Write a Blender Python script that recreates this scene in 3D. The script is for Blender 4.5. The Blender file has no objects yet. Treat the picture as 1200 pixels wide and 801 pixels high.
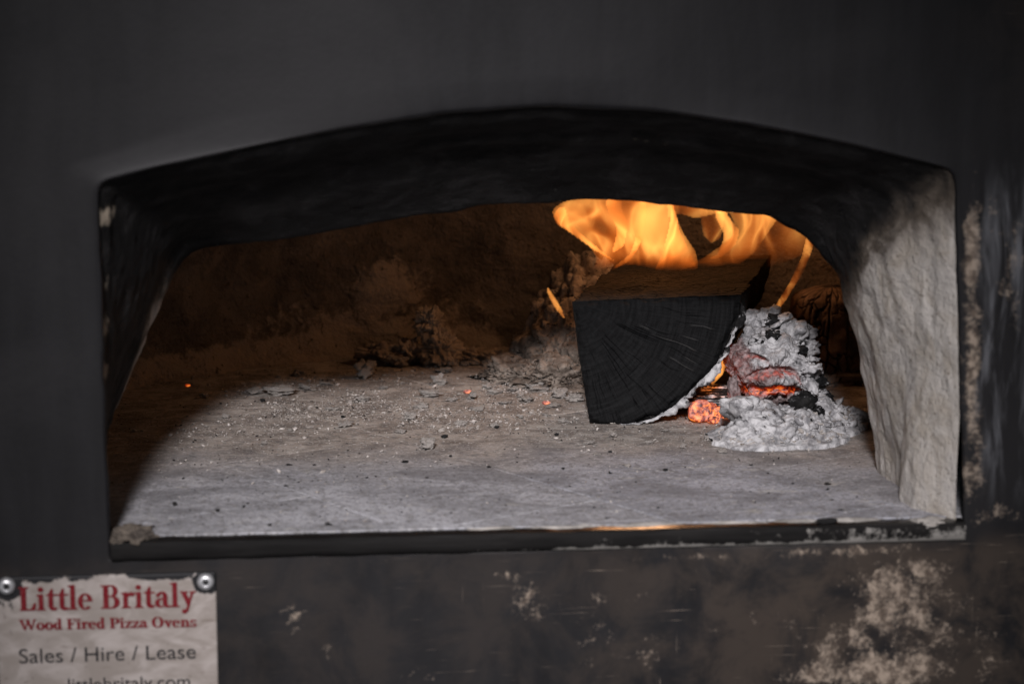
import bpy, bmesh, math, random
import numpy as np
from mathutils import Vector, Matrix

random.seed(7)
rng = np.random.default_rng(11)
scene = bpy.context.scene
C = scene.collection
R = math.radians

# ------------------------------------------------------------------ camera, light, exposure
cam_d = bpy.data.cameras.new('camera')
cam = bpy.data.objects.new('camera', cam_d); C.objects.link(cam)
cam.location = (-0.125, -1.29, 0.325)
cam.rotation_euler = (R(90 - 9.3), 0, R(-5.6))
cam_d.sensor_width = 36.0
cam_d.lens = 78.99
cam_d.clip_start = 0.05
cam_d.clip_end = 50
cam_d.dof.use_dof = True
cam_d.dof.focus_distance = 1.66
cam_d.dof.aperture_fstop = 8.0
scene.camera = cam

world = bpy.data.worlds.new('World'); scene.world = world
world.use_nodes = True
bg = world.node_tree.nodes['Background']
bg.inputs[0].default_value = (0.80, 0.90, 1.0, 1)
bg.inputs[1].default_value = 0.055

def add_lamp(name, kind, loc, energy, color, size, aim=None):
    d = bpy.data.lights.new(name, kind); d.energy = energy; d.color = color
    if kind == 'AREA':
        d.shape = 'DISK'; d.size = size
    else:
        d.shadow_soft_size = size
    o = bpy.data.objects.new(name, d); C.objects.link(o); o.location = loc
    if aim is not None:
        o.rotation_euler = (Vector(aim) - Vector(loc)).to_track_quat('-Z', 'Y').to_euler()
    return o
key = add_lamp('key_light', 'SPOT', (-0.43, -2.7, 1.44), 730.0, (1.0, 0.955, 0.985), 0.17, (0.015, 0.12, -0.05))
key.data.spot_size = R(16.5); key.data.spot_blend = 1.0
add_lamp('fire_light', 'POINT', (0.150, 0.44, 0.215), 0.42, (1.0, 0.53, 0.27), 0.03)
add_lamp('ember_light', 'POINT', (0.186, 0.335, 0.022), 0.012, (1.0, 0.25, 0.05), 0.008)

vs = scene.view_settings
vs.view_transform = 'Standard'; vs.look = 'None'; vs.exposure = 0.0; vs.gamma = 1.0
vs.use_curve_mapping = False
scene.cycles.use_denoising = True
scene.cycles.sample_clamp_indirect = 2.0
scene.cycles.volume_step_rate = 0.25
scene.cycles.volume_bounces = 0
scene.cycles.max_bounces = 6

# ------------------------------------------------------------------ numeric noise
def _hash(ix, iy, iz, seed):
    h = (ix * 374761393 + iy * 668265263 + iz * 2147483647 + seed * 1274126177) & 0xFFFFFFFF
    h = ((h ^ (h >> 13)) * 1274126177) & 0xFFFFFFFF
    h = ((h ^ (h >> 15)) * 2246822519) & 0xFFFFFFFF
    return ((h ^ (h >> 16)) & 0xFFFFFF) / float(0xFFFFFF)
def vnoise(p, seed=0):
    p = np.asarray(p, float); i = np.floor(p).astype(np.int64); f = p - i
    u = f * f * f * (f * (f * 6 - 15) + 10)
    out = 0
    for dx in (0, 1):
        for dy in (0, 1):
            for dz in (0, 1):
                w = (u[:, 0] if dx else 1 - u[:, 0]) * (u[:, 1] if dy else 1 - u[:, 1]) * (u[:, 2] if dz else 1 - u[:, 2])
                out = out + w * _hash(i[:, 0] + dx, i[:, 1] + dy, i[:, 2] + dz, seed)
    return out * 2 - 1
def fbm(p, freq, octs=4, seed=0, gain=0.5):
    p = np.asarray(p, float) * freq; a = 1; s = 0; t = 0
    for k in range(octs):
        s = s + a * vnoise(p + 17.3 * k, seed + k); t += a; a *= gain; p = p * 2.03
    return s / t
def billow(p, freq, octs=4, seed=0, gain=0.5):
    p = np.asarray(p, float) * freq; a = 1; s = 0; t = 0
    for k in range(octs):
        s = s + a * np.abs(vnoise(p + 11.1 * k, seed + k)); t += a; a *= gain; p = p * 2.03
    return s / t
def worley(p, freq, seed=0):
    p = np.asarray(p, float) * freq; i = np.floor(p).astype(np.int64)
    f1 = np.full(len(p), 9.0); f2 = np.full(len(p), 9.0); cid = np.zeros(len(p))
    for dx in (-1, 0, 1):
        for dy in (-1, 0, 1):
            for dz in (-1, 0, 1):
                c = i + np.array([dx, dy, dz])
                h = [_hash(c[:, 0], c[:, 1], c[:, 2], seed + k) for k in (1, 2, 3)]
                q = c + np.stack(h, 1)
                d = np.sqrt(((q - p) ** 2).sum(1))
                near = d < f1
                f2 = np.where(near, f1, np.minimum(f2, d))
                cid = np.where(near, _hash(c[:, 0], c[:, 1], c[:, 2], seed + 9), cid)
                f1 = np.where(near, d, f1)
    return f1, f2, cid
def sstep(a, b, x):
    t = np.clip((np.asarray(x, float) - a) / (b - a), 0, 1)
    return t * t * (3 - 2 * t)

# ------------------------------------------------------------------ object helpers
def mk(name, v, f, mat, parent=None, attrs=None, smooth=True):
    me = bpy.data.meshes.new(name)
    v = np.asarray(v, float)
    me.from_pydata(v.tolist(), [], [list(map(int, q)) for q in f])
    if attrs:
        for k, a in attrs.items():
            at = me.attributes.new(k, 'FLOAT', 'POINT')
            at.data.foreach_set('value', np.ascontiguousarray(a, dtype=np.float32))
    if smooth:
        me.polygons.foreach_set('use_smooth', np.ones(len(me.polygons), dtype=bool))
    if mat: me.materials.append(mat)
    me.update()
    o = bpy.data.objects.new(name, me); C.objects.link(o)
    if parent: o.parent = parent
    return o
def tag(o, label=None, cat=None, group=None, kind=None):
    if label: o['label'] = label
    if cat: o['category'] = cat
    if group: o['group'] = group
    if kind: o['kind'] = kind
    return o
def thing(name, label, cat, loc=(0, 0, 0), group=None):
    o = bpy.data.objects.new(name, None); C.objects.link(o); o.location = loc
    o.empty_display_size = 0.02
    return tag(o, label, cat, group)
def grid_faces(nu, nv, closed_u=False):
    f = []
    for j in range(nv - 1):
        for i in range(nu if closed_u else nu - 1):
            k = (i + 1) % nu
            f.append((j * nu + i, j * nu + k, (j + 1) * nu + k, (j + 1) * nu + i))
    return f
def ico(sub):
    bm = bmesh.new(); bmesh.ops.create_icosphere(bm, subdivisions=sub, radius=1.0)
    v = np.array([x.co[:] for x in bm.verts]); f = [tuple(y.index for y in x.verts) for x in bm.faces]
    bm.free(); return v, f
ICO = {k: ico(k) for k in (1, 2, 3, 4, 6, 7)}
def resample(pts, n):
    p = np.array(pts, float); d = np.r_[0, np.cumsum(np.linalg.norm(np.diff(p, axis=0), axis=1))]
    t = np.linspace(0, d[-1], n)
    return np.stack([np.interp(t, d, p[:, k]) for k in range(p.shape[1])], 1)
def smooth_line(p, it=3, keep=()):
    p = p.copy()
    for _ in range(it):
        q = p.copy(); q[1:-1] = 0.25 * p[:-2] + 0.5 * p[1:-1] + 0.25 * p[2:]
        for k in keep: q[k] = p[k]
        p = q
    return p

# ------------------------------------------------------------------ material helpers
class M:
    def __init__(s, name):
        s.m = bpy.data.materials.new(name); s.m.use_nodes = True
        s.t = s.m.node_tree; s.t.nodes.clear()
        s.out = s.t.nodes.new('ShaderNodeOutputMaterial')
        s.oc = s.t.nodes.new('ShaderNodeTexCoord').outputs['Object']
    def n(s, typ, **kw):
        x = s.t.nodes.new('ShaderNode' + typ)
        for k, v in kw.items(): setattr(x, k, v)
        return x
    def set(s, sock, v):
        if isinstance(v, bpy.types.NodeSocket): s.t.links.new(v, sock)
        elif isinstance(v, (tuple, list)) and len(v) == 3 and sock.type == 'RGBA': sock.default_value = (*v, 1)
        else: sock.default_value = v
    def math(s, op, a, b=0.0, c=0.0, clamp=False):
        x = s.n('Math', operation=op, use_clamp=clamp)
        s.set(x.inputs[0], a); s.set(x.inputs[1], b); s.set(x.inputs[2], c); return x.outputs[0]
    def map(s, scale=(1, 1, 1), rot=(0, 0, 0), loc=(0, 0, 0), vec=None):
        x = s.n('Mapping'); s.set(x.inputs['Vector'], vec if vec is not None else s.oc)
        x.inputs['Scale'].default_value = scale; x.inputs['Rotation'].default_value = rot; x.inputs['Location'].default_value = loc
        return x.outputs[0]
    def noise(s, scale, detail=4, rough=0.55, dist=0.0, vec=None):
        x = s.n('TexNoise'); s.set(x.inputs['Vector'], vec if vec is not None else s.oc)
        x.inputs['Scale'].default_value = scale; x.inputs['Detail'].default_value = detail
        x.inputs['Roughness'].default_value = rough; x.inputs['Distortion'].default_value = dist
        return x.outputs[0]
    def voro(s, scale, vec=None, feature='F1', out=0):
        x = s.n('TexVoronoi', feature=feature); s.set(x.inputs['Vector'], vec if vec is not None else s.oc)
        x.inputs['Scale'].default_value = scale; return x.outputs[out]
    def step(s, v, a, b, lo=0.0, hi=1.0):
        x = s.n('MapRange', interpolation_type='SMOOTHSTEP'); s.set(x.inputs[0], v)
        x.inputs[1].default_value = a; x.inputs[2].default_value = b; x.inputs[3].default_value = lo; x.inputs[4].default_value = hi
        return x.outputs[0]
    def mix(s, f, a, b, blend='MIX'):
        x = s.n('Mix', data_type='RGBA', blend_type=blend)
        s.set(x.inputs[0], f); s.set(x.inputs[6], a); s.set(x.inputs[7], b); return x.outputs[2]
    def attr(s, name):
        x = s.n('Attribute', attribute_name=name); return x.outputs['Fac']
    def sep(s, vec=None):
        x = s.n('SeparateXYZ'); s.set(x.inputs[0], vec if vec is not None else s.oc); return x.outputs
    def bump(s, h, strength=0.5, dist=0.001, normal=None):
        x = s.n('Bump'); x.inputs['Strength'].default_value = strength; x.inputs['Distance'].default_value = dist
        s.set(x.inputs['Height'], h)
        if normal is not None: s.set(x.inputs['Normal'], normal)
        return x.outputs[0]
    def bsdf(s, color, rough=0.8, metal=0.0, normal=None, spec=0.3, ecol=None, estr=None):
        x = s.n('BsdfPrincipled'); s.set(x.inputs['Base Color'], color); s.set(x.inputs['Roughness'], rough)
        s.set(x.inputs['Metallic'], metal); s.set(x.inputs['Specular IOR Level'], spec)
        if normal is not None: s.set(x.inputs['Normal'], normal)
        if ecol is not None:
            s.set(x.inputs['Emission Color'], ecol); s.set(x.inputs['Emission Strength'], estr)
        s.t.links.new(x.outputs[0], s.out.inputs['Surface']); return s.m

def mat_facade():
    m = M('worn_black_paint')
    st = m.noise(1.0, 5, 0.6, 0.3, m.map((60, 60, 9)))
    big = m.noise(6.0, 5, 0.62, 0.6)
    paint = m.mix(m.step(st, 0.3, 0.7), (0.0058, 0.0056, 0.0062), (0.0090, 0.0088, 0.0097))
    paint = m.mix(m.step(big, 0.42, 0.7), paint, (0.0130, 0.0125, 0.0132))
    low = m.attr('low')
    bn = m.step(m.noise(24, 5, 0.66, 0.5), 0.36, 0.62)
    paint = m.mix(m.math('MULTIPLY', low, bn), paint, (0.034, 0.0265, 0.0215))
    beige = m.mix(m.step(m.noise(160, 4, 0.6), 0.35, 0.65), (0.07, 0.053, 0.041), (0.26, 0.21, 0.165))
    n1 = m.noise(70, 6, 0.68, 0.4); n2 = m.noise(380, 3, 0.6)
    e = m.math('ADD', m.attr('wear'), m.math('MULTIPLY', m.math('SUBTRACT', n1, 0.5), 2.0))
    e = m.math('ADD', e, m.math('MULTIPLY', m.math('SUBTRACT', n2, 0.5), 0.9))
    mask = m.math('MULTIPLY', m.step(e, 0.42, 1.0), m.step(m.attr('wear'), 0.04, 0.3))
    # fine scratches, only below the opening
    s1 = m.noise(1.0, 2, 0.5, 0.0, m.map((30, 30, 700), (0, R(24), 0)))
    s2 = m.noise(1.0, 2, 0.5, 0.0, m.map((26, 26, 520), (0, R(-8), 0)))
    s3 = m.noise(1.0, 2, 0.5, 0.0, m.map((600, 600, 30), (0, R(9), 0)))
    sm = m.math('MAXIMUM', m.step(s1, 0.68, 0.76), m.math('MAXIMUM', m.step(s2, 0.65, 0.74), m.step(s3, 0.70, 0.78)))
    sm = m.math('MULTIPLY', sm, m.math('MULTIPLY', low, m.step(m.noise(18, 2), 0.42, 0.62)))
    mask = m.math('MAXIMUM', mask, m.math('MULTIPLY', sm, 0.6))
    col = m.mix(mask, paint, beige)
    # scuffed blue-grey paint beside the opening
    sc = m.math('MULTIPLY', m.attr('scuff'), m.step(m.noise(1.0, 4, 0.6, 0.5, m.map((90, 90, 14))), 0.45, 0.72))
    col = m.mix(sc, col, (0.10, 0.102, 0.11))
    h = m.math('ADD', m.math('MULTIPLY', st, 0.5), m.math('MULTIPLY', m.noise(240, 4), 0.6))
    h = m.math('SUBTRACT', h, m.math('MULTIPLY', mask, 0.5))
    rough = m.math('ADD', 0.52, m.math('MULTIPLY', mask, 0.35))
    return m.bsdf(col, rough, 0, m.bump(h, 0.09, 0.0012), 0.16)

def mat_lining():
    m = M('plaster_and_soot')
    n1 = m.noise(38, 5, 0.6, 0.6)
    col = m.mix(m.step(n1, 0.3, 0.7), (0.33, 0.295, 0.25), (0.47, 0.445, 0.415))
    col = m.mix(m.step(m.noise(1.0, 4, 0.6, 0.5, m.map((70, 70, 14))), 0.5, 0.78), col, (0.56, 0.53, 0.49))
    col = m.mix(m.step(m.noise(320, 3), 0.58, 0.75), col, (0.17, 0.145, 0.12))
    s = m.math('ADD', m.attr('soot'), m.math('MULTIPLY', m.math('SUBTRACT', m.noise(38, 6, 0.66, 0.6), 0.5), 1.15))
    col = m.mix(m.step(s, 0.0, 0.5), col, (0.105, 0.085, 0.066))
    soot = m.mix(m.step(m.noise(30, 5, 0.65, 0.8), 0.42, 0.75), (0.0045, 0.0042, 0.0042), (0.026, 0.0245, 0.0245))
    soot = m.mix(m.step(m.noise(420, 2), 0.68, 0.78), soot, (0.05, 0.047, 0.043))
    col = m.mix(m.step(s, 0.25, 0.85), col, soot)
    ch = m.math('ADD', m.attr('chip'), m.math('MULTIPLY', m.math('SUBTRACT', m.noise(190, 4, 0.65), 0.5), 1.6))
    col = m.mix(m.step(ch, 0.55, 0.95), col, (0.36, 0.30, 0.23))
    h = m.math('ADD', m.math('MULTIPLY', m.noise(110, 5, 0.65), 1.0), m.math('MULTIPLY', m.noise(600, 3, 0.6), 0.25))
    return m.bsdf(col, 0.9, 0, m.bump(h, 0.8, 0.004), 0.2)

def mat_dome():
    m = M('sooted_firebrick_render')
    c = m.mix(m.step(m.noise(26, 7, 0.7, 1.0), 0.32, 0.70), (0.062, 0.053, 0.046), (0.135, 0.113, 0.095))
    e = m.math('ADD', m.attr('crust'), m.math('MULTIPLY', m.math('SUBTRACT', m.noise(60, 7, 0.72, 0.6), 0.5), 2.2))
    c = m.mix(m.step(e, 0.35, 0.75), c, (0.24, 0.20, 0.165))
    c = m.mix(m.step(m.noise(150, 4), 0.60, 0.72), c, (0.05, 0.04, 0.032))
    h = m.math('ADD', m.noise(60, 6, 0.65), m.math('MULTIPLY', m.noise(300, 3), 0.3))
    return m.bsdf(c, 0.95, 0, m.bump(h, 1.0, 0.007), 0.1)

def mat_hearth(name, tint):
    m = M(name)
    xyz = m.sep(); y = xyz[1]
    wob = m.math('MULTIPLY', m.math('SUBTRACT', m.noise(9, 4, 0.6), 0.5), 0.22)
    dust = m.step(m.math('ADD', y, wob), 0.12, 0.26)
    g1 = m.noise(1.0, 5, 0.62, 0.6, m.map((16, 24, 14), (0, 0, R(20))))
    front = m.mix(m.step(g1, 0.30, 0.72), tuple(0.21 * t for t in tint), tuple(0.40 * t for t in tint))
    front = m.mix(m.step(m.noise(420, 5, 0.72), 0.50, 0.66), front, (0.10, 0.097, 0.095))
    front = m.mix(m.step(m.noise(1.0, 4, 0.6, 0.8, m.map((34, 52, 20), (0, 0, R(-16)))), 0.60, 0.74), front, (0.40, 0.385, 0.355))
    back = m.mix(m.step(m.noise(34, 6, 0.68, 0.4), 0.35, 0.68), (0.155, 0.128, 0.107), (0.385, 0.335, 0.29))
    back = m.mix(m.step(m.noise(1.0, 4, 0.65, 0.5, m.map((16, 50, 20))), 0.58, 0.72), back, (0.40, 0.355, 0.305))
    back = m.mix(m.step(m.noise(620, 3, 0.6), 0.58, 0.68), back, (0.55, 0.53, 0.50))
    back = m.mix(m.step(m.noise(520, 3, 0.6, 0, m.map((1, 1, 1), (0, 0, 0), (3, 5, 1))), 0.61, 0.70), back, (0.06, 0.055, 0.05))
    mot = m.noise(150, 7, 0.75, 0.3)
    col = m.mix(dust, front, back)
    col = m.mix(m.step(mot, 0.47, 0.64, 0.0, 0.75), col, (0.12, 0.114, 0.11))
    col = m.mix(m.step(m.noise(260, 4, 0.7, 0, m.map((1, 1, 1), (0, 0, 0), (9, 2, 4))), 0.55, 0.68, 0.0, 0.7), col, (0.54, 0.53, 0.515))
    film = m.math('MULTIPLY', m.step(m.noise(1.0, 7, 0.72, 0.6, m.map((30, 44, 20), (0, 0, R(12)))), 0.48, 0.66), m.step(m.math('ADD', y, wob), 0.16, 0.30))
    col = m.mix(m.math('MULTIPLY', film, 0.75), col, (0.46, 0.42, 0.375))
    smud = m.math('MULTIPLY', m.step(m.noise(1.0, 6, 0.66, 0.9, m.map((11, 19, 12), (0, 0, R(14)), (2.3, 0.4, 0))), 0.47, 0.64), m.step(y, 0.30, 0.16))
    col = m.mix(m.math('MULTIPLY', smud, 0.62), col, (0.115, 0.112, 0.116))
    dk = m.step(m.voro(240), 0.16, 0.07)
    dk = m.math('MULTIPLY', dk, m.step(m.noise(150, 1), 0.46, 0.56))
    col = m.mix(m.math('MULTIPLY', dk, 0.85), col, (0.02, 0.02, 0.02))
    h = m.math('ADD', m.math('MULTIPLY', m.noise(90, 6, 0.68), 0.8), m.math('MULTIPLY', m.noise(700, 4, 0.6), m.math('ADD', 0.12, m.math('MULTIPLY', dust, 0.35))))
    return m.bsdf(col, 0.85, 0, m.bump(h, 0.6, 0.0016), 0.25)

def mat_simple(name, c1, c2, scale, rough=0.9, bump=0.5, bscale=200, bdist=0.001, metal=0.0, spec=0.25):
    m = M(name)
    c = m.mix(m.step(m.noise(scale, 5, 0.62, 0.3), 0.34, 0.68), c1, c2)
    return m.bsdf(c, rough, metal, m.bump(m.noise(bscale, 5, 0.62), bump, bdist), spec)

def mat_sill():
    m = M('dark_oiled_steel')
    n = m.noise(1.0, 5, 0.6, 0.3, m.map((12, 90, 90)))
    c = m.mix(m.step(n, 0.35, 0.7), (0.006, 0.0057, 0.0056), (0.013, 0.0122, 0.0118))
    e = m.math('ADD', m.attr('wear'), m.math('MULTIPLY', m.math('SUBTRACT', m.noise(110, 6, 0.7), 0.5), 2.2))
    w = m.step(e, 0.62, 1.05)
    c = m.mix(w, c, (0.20, 0.19, 0.175))
    r = m.math('ADD', m.math('MULTIPLY', m.step(n, 0.3, 0.8), 0.16), m.math('ADD', 0.15, m.math('MULTIPLY', w, 0.5)))
    nose = m.step(m.sep()[2], -0.0014, -0.0024)
    r = m.math('ADD', r, m.math('MULTIPLY', nose, 0.55))
    return m.bsdf(c, r, 0, m.bump(m.noise(1.0, 4, 0.6, 0, m.map((30, 160, 160))), 0.25, 0.001), m.math('SUBTRACT', 0.60, m.math('MULTIPLY', nose, 0.54)))

def mat_burnt():
    """charcoal, white ash (attr ash), raw reddish char (attr red) and live glow (attr glow)"""
    m = M('charcoal_and_ash')
    char = m.mix(m.step(m.noise(150, 5, 0.65), 0.35, 0.72), (0.006, 0.006, 0.0062), (0.020, 0.0195, 0.019))
    ashc = m.mix(m.step(m.noise(120, 6, 0.70, 0.5), 0.34, 0.64), (0.165, 0.162, 0.167), (0.49, 0.485, 0.485))
    ashc = m.mix(m.step(m.noise(330, 4, 0.62), 0.66, 0.78, 0.0, 0.7), ashc, (0.11, 0.105, 0.105))
    red = m.mix(m.step(m.noise(220, 5, 0.65), 0.35, 0.68), (0.085, 0.058, 0.056), (0.30, 0.245, 0.24))
    c = m.mix(m.step(m.math('ADD', m.attr('red'), m.math('MULTIPLY', m.math('SUBTRACT', m.noise(140, 4), 0.5), 0.8)), 0.3, 0.7), char, red)
    e = m.math('ADD', m.attr('ash'), m.math('MULTIPLY', m.math('SUBTRACT', m.noise(170, 6, 0.68), 0.5), 1.3))
    c = m.mix(m.step(e, 0.35, 0.65), c, ashc)
    gl = m.math('MULTIPLY', m.attr('glow'), m.step(m.noise(260, 4, 0.65), 0.34, 0.66))
    ec = m.mix(m.step(gl, 0.2, 0.9), (1.0, 0.07, 0.012), (1.0, 0.23, 0.03))
    h = m.math('ADD', m.noise(260, 6, 0.68), m.math('MULTIPLY', m.noise(1100, 3), 0.3))
    return m.bsdf(c, 0.88, 0, m.bump(h, 0.45, 0.0013), 0.10, ec, m.math('MULTIPLY', gl, 1.0))

def mat_char_end():
    m = M('sawn_char_end')
    ang = m.attr('ang')
    v = m.n('CombineXYZ'); m.set(v.inputs[0], ang); m.set(v.inputs[1], m.attr('rad'))
    ring = m.noise(1.0, 3, 0.6, 0.4, m.map((3, 420, 1), vec=v.outputs[0]))
    ray = m.noise(1.0, 4, 0.6, 0.2, m.map((130, 26, 1), vec=v.outputs[0]))
    c = m.mix(m.step(m.math('ADD', m.math('MULTIPLY', ring, 0.5), m.math('MULTIPLY', ray, 0.5)), 0.36, 0.66), (0.0030, 0.0031, 0.0033), (0.0100, 0.0102, 0.0106))
    c = m.mix(m.step(m.noise(800, 2), 0.7, 0.8), c, (0.022, 0.022, 0.022))
    c = m.mix(m.attr('ash'), c, (0.17, 0.165, 0.155))
    h = m.math('ADD', m.math('MULTIPLY', ring, 0.8), m.math('ADD', m.math('MULTIPLY', ray, 0.6), m.math('MULTIPLY', m.noise(900, 3), 0.5)))
    return m.bsdf(c, 0.72, 0, m.bump(h, 0.8, 0.0012), 0.10)

def mat_bark():
    m = M('charred_wood_side')
    cells = m.voro(1.0, m.map((95, 210, 95), (0, 0, R(-19))), 'DISTANCE_TO_EDGE')
    c = m.mix(m.step(m.noise(90, 5, 0.6), 0.35, 0.7), (0.004, 0.0036, 0.0034), (0.011, 0.0092, 0.0080))
    c = m.mix(m.step(cells, 0.08, 0.0, 0.0, 0.6), c, (0.004, 0.004, 0.004))
    e = m.math('ADD', m.attr('ash'), m.math('MULTIPLY', m.math('SUBTRACT', m.noise(120, 5, 0.65), 0.5), 1.2))
    c = m.mix(m.step(e, 0.45, 0.7), c, (0.50, 0.46, 0.42))
    h = m.math('ADD', m.step(cells, 0.0, 0.15), m.math('MULTIPLY', m.noise(300, 4), 0.5))
    return m.bsdf(c, 0.9, 0, m.bump(h, 0.8, 0.002), 0.2)

def mat_alligator():
    m = M('alligatored_char')
    c = m.mix(m.step(m.noise(60, 5, 0.6), 0.35, 0.7), (0.085, 0.055, 0.04), (0.22, 0.155, 0.115))
    c = m.mix(m.attr('groove'), c, (0.006, 0.005, 0.005))
    e = m.math('ADD', m.attr('ash'), m.math('MULTIPLY', m.math('SUBTRACT', m.noise(120, 5, 0.65), 0.5), 1.2))
    c = m.mix(m.step(e, 0.5, 0.8), c, (0.36, 0.31, 0.27))
    return m.bsdf(c, 0.9, 0, m.bump(m.noise(1.0, 5, 0.6, 0, m.map((400, 400, 60))), 0.6, 0.0012), 0.2)

def mat_mound():
    m = M('fibrous_ash')
    w = m.noise(60, 4, 0.6)
    c = m.mix(m.step(m.noise(70, 6, 0.68, 0.6), 0.34, 0.66), (0.09, 0.07, 0.056), (0.29, 0.245, 0.205))
    c = m.mix(m.step(m.noise(1.0, 4, 0.65, 0.8, m.map((260, 130, 160), (0.4, 0.5, 0.2))), 0.60, 0.68), c, (0.02, 0.018, 0.017))
    c = m.mix(m.step(m.noise(28, 4), 0.60, 0.72), c, (0.03, 0.026, 0.023))
    return m.bsdf(c, 0.95, 0, m.bump(m.noise(230, 6, 0.68), 0.9, 0.003), 0.15)

def mat_plate():
    m = M('enamelled_sign_face')
    c = m.mix(m.step(m.noise(1.0, 4, 0.6, 0.6, m.map((40, 40, 90), (0, R(28), 0))), 0.35, 0.7), (0.20, 0.175, 0.155), (0.30, 0.27, 0.25))
    c = m.mix(m.step(m.noise(1.0, 4, 0.6, 0.2, m.map((60, 60, 260), (0, R(28), 0))), 0.60, 0.74), c, (0.15, 0.125, 0.108))
    c = m.mix(m.step(m.noise(280, 4), 0.66, 0.76), c, (0.12, 0.10, 0.085))
    e = m.math('ADD', m.attr('paint'), m.math('MULTIPLY', m.math('SUBTRACT', m.noise(230, 5, 0.65, 0.4), 0.5), 1.7))
    k = m.step(e, 0.5, 0.72)
    c = m.mix(k, c, (0.011, 0.011, 0.012))
    return m.bsdf(c, 0.55, 0, m.bump(m.math('ADD', k, m.math('MULTIPLY', m.noise(300, 4), 0.4)), 0.4, 0.0006), 0.2)

def mat_ink(name, col, dirt):
    m = M(name)
    c = m.mix(m.step(m.noise(420, 4, 0.65), 0.40, 0.72), col, dirt)
    return m.bsdf(c, 0.8, 0, None, 0.08)

def mat_flame(name, strength, sc=1.0, fade=None, seed=0.0):
    """an emitting gas: brighter folds in a soft body"""
    m = M(name)
    warp = m.n('TexNoise'); m.set(warp.inputs['Vector'], m.oc); warp.inputs['Scale'].default_value = 20 * sc; warp.inputs['Detail'].default_value = 1
    v = m.n('VectorMath', operation='MULTIPLY_ADD')
    m.set(v.inputs[0], warp.outputs['Color']); v.inputs[1].default_value = (0.06, 0.02, 0.06); m.set(v.inputs[2], m.oc)
    mp = m.map((52 * sc, 12 * sc, 17 * sc), (0, R(-24), 0), (seed, seed * 0.7, 0), v.outputs[0])
    nz = m.noise(1.0, 1.5, 0.5, 0.35, mp)
    ridge = m.math('SUBTRACT', 1.0, m.math('ABSOLUTE', m.math('MULTIPLY', m.math('SUBTRACT', nz, 0.5), 5.0)))
    ridge = m.math('POWER', m.math('MAXIMUM', ridge, 0.0), 2.5)
    body = m.step(m.noise(1.0, 2, 0.5, 0.2, m.map((24 * sc, 10 * sc, 16 * sc), (0, R(-20), 0), (seed + 4, 2, 1), v.outputs[0])), 0.30, 0.70, 0.08, 1.0)
    d = m.math('ADD', m.math('MULTIPLY', ridge, 1.15), body)
    if fade is not None:
        z = m.sep()[2]
        d = m.math('MULTIPLY', d, m.step(z, fade[0], fade[1]))
    col = m.mix(m.step(d, 0.15, 1.35), (1.0, 0.18, 0.015), (1.0, 0.37, 0.072))
    em = m.n('Emission'); m.set(em.inputs[0], col); m.set(em.inputs[1], m.math('MULTIPLY', d, strength))
    m.t.links.new(em.outputs[0], m.out.inputs['Volume'])
    return m.m

FACADE = mat_facade(); LINING = mat_lining(); DOME = mat_dome()
HEARTH = [mat_hearth('hearth_stone', (0.99, 1.0, 1.09)), mat_hearth('hearth_stone_grey', (0.88, 0.90, 0.98)), mat_hearth('hearth_stone_warm', (1.07, 1.07, 1.13))]
GROUT = mat_simple('ash_filled_joint', (0.16, 0.15, 0.137), (0.38, 0.355, 0.325), 60, 0.95, 0.6, 400)
MORTAR = mat_simple('crumbly_mortar', (0.06, 0.05, 0.042), (0.15, 0.125, 0.10), 90, 0.95, 0.9, 260, 0.003)
CRUST = mat_simple('pale_wall_crust', (0.20, 0.165, 0.135), (0.36, 0.305, 0.25), 50, 0.95, 0.4, 220, 0.0012)
SILL = mat_sill(); BURNT = mat_burnt(); CHAR_END = mat_char_end(); BARK = mat_bark(); ALLI = mat_alligator(); MOUND = mat_mound()
ASHBIT = mat_simple('pale_ash', (0.20, 0.178, 0.158), (0.50, 0.465, 0.43), 140, 0.95, 0.8, 420, 0.0012)
COALBIT = mat_simple('charcoal_crumb', (0.006, 0.006, 0.006), (0.022, 0.021, 0.021), 200, 0.75, 0.7, 500, 0.001)
PLATE = mat_plate()
RED_INK = mat_ink('red_print', (0.105, 0.006, 0.010), (0.15, 0.028, 0.03))
BLACK_INK = mat_ink('black_print', (0.014, 0.014, 0.016), (0.045, 0.042, 0.041))
STEEL = mat_simple('zinc_screw', (0.35, 0.35, 0.36), (0.55, 0.55, 0.55), 300, 0.38, 0.2, 400, 0.0005, 0.6, 0.5)
SOCKET = mat_simple('dark_socket', (0.006, 0.006, 0.006), (0.012, 0.012, 0.012), 200, 0.8, 0.2, 400, 0.0005)

# ------------------------------------------------------------------ the oven
oven = thing('pizza_oven', 'black painted wood fired pizza oven with arched sooty mouth', 'oven')

FR = [(-.2336, -.012), (-.2343, .0668), (-.2343, .166), (-.2347, .205), (-.2325, .2086), (-.2129, .2136), (-.1694, .223), (-.0965, .2371), (-.0378, .246), (.0212, .2495),
      (.0808, .2472), (.1411, .2385), (.2021, .2261), (.2600, .2115), (.2637, .2075), (.2699, .1087), (.2766, -.012)]
IN = [(-.262, -.012), (-.2476, .0353), (-.2249, .0845), (-.2035, .1279), (-.1940, .1455), (-.1855, .1525), (-.1450, .1566), (-.0944, .1651), (-.0402, .1738), (.0142, .1803), (.069, .1825),
      (.1243, .1772), (.1801, .1702), (.2085, .1557), (.2288, .1276), (.2340, .1051), (.2443, .0766), (.2560, .0194), (.258, -.012)]
def prof(segs, ns):
    out = []
    for s, n in zip(segs, ns):
        q = resample(s, n); out.append(q[:-1])
    out.append(np.array([segs[-1][-1]])); return np.concatenate(out)
NS = (60, 70, 80, 60)
front = prof([FR[:5], FR[4:10], FR[9:14], FR[13:]], NS)
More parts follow.
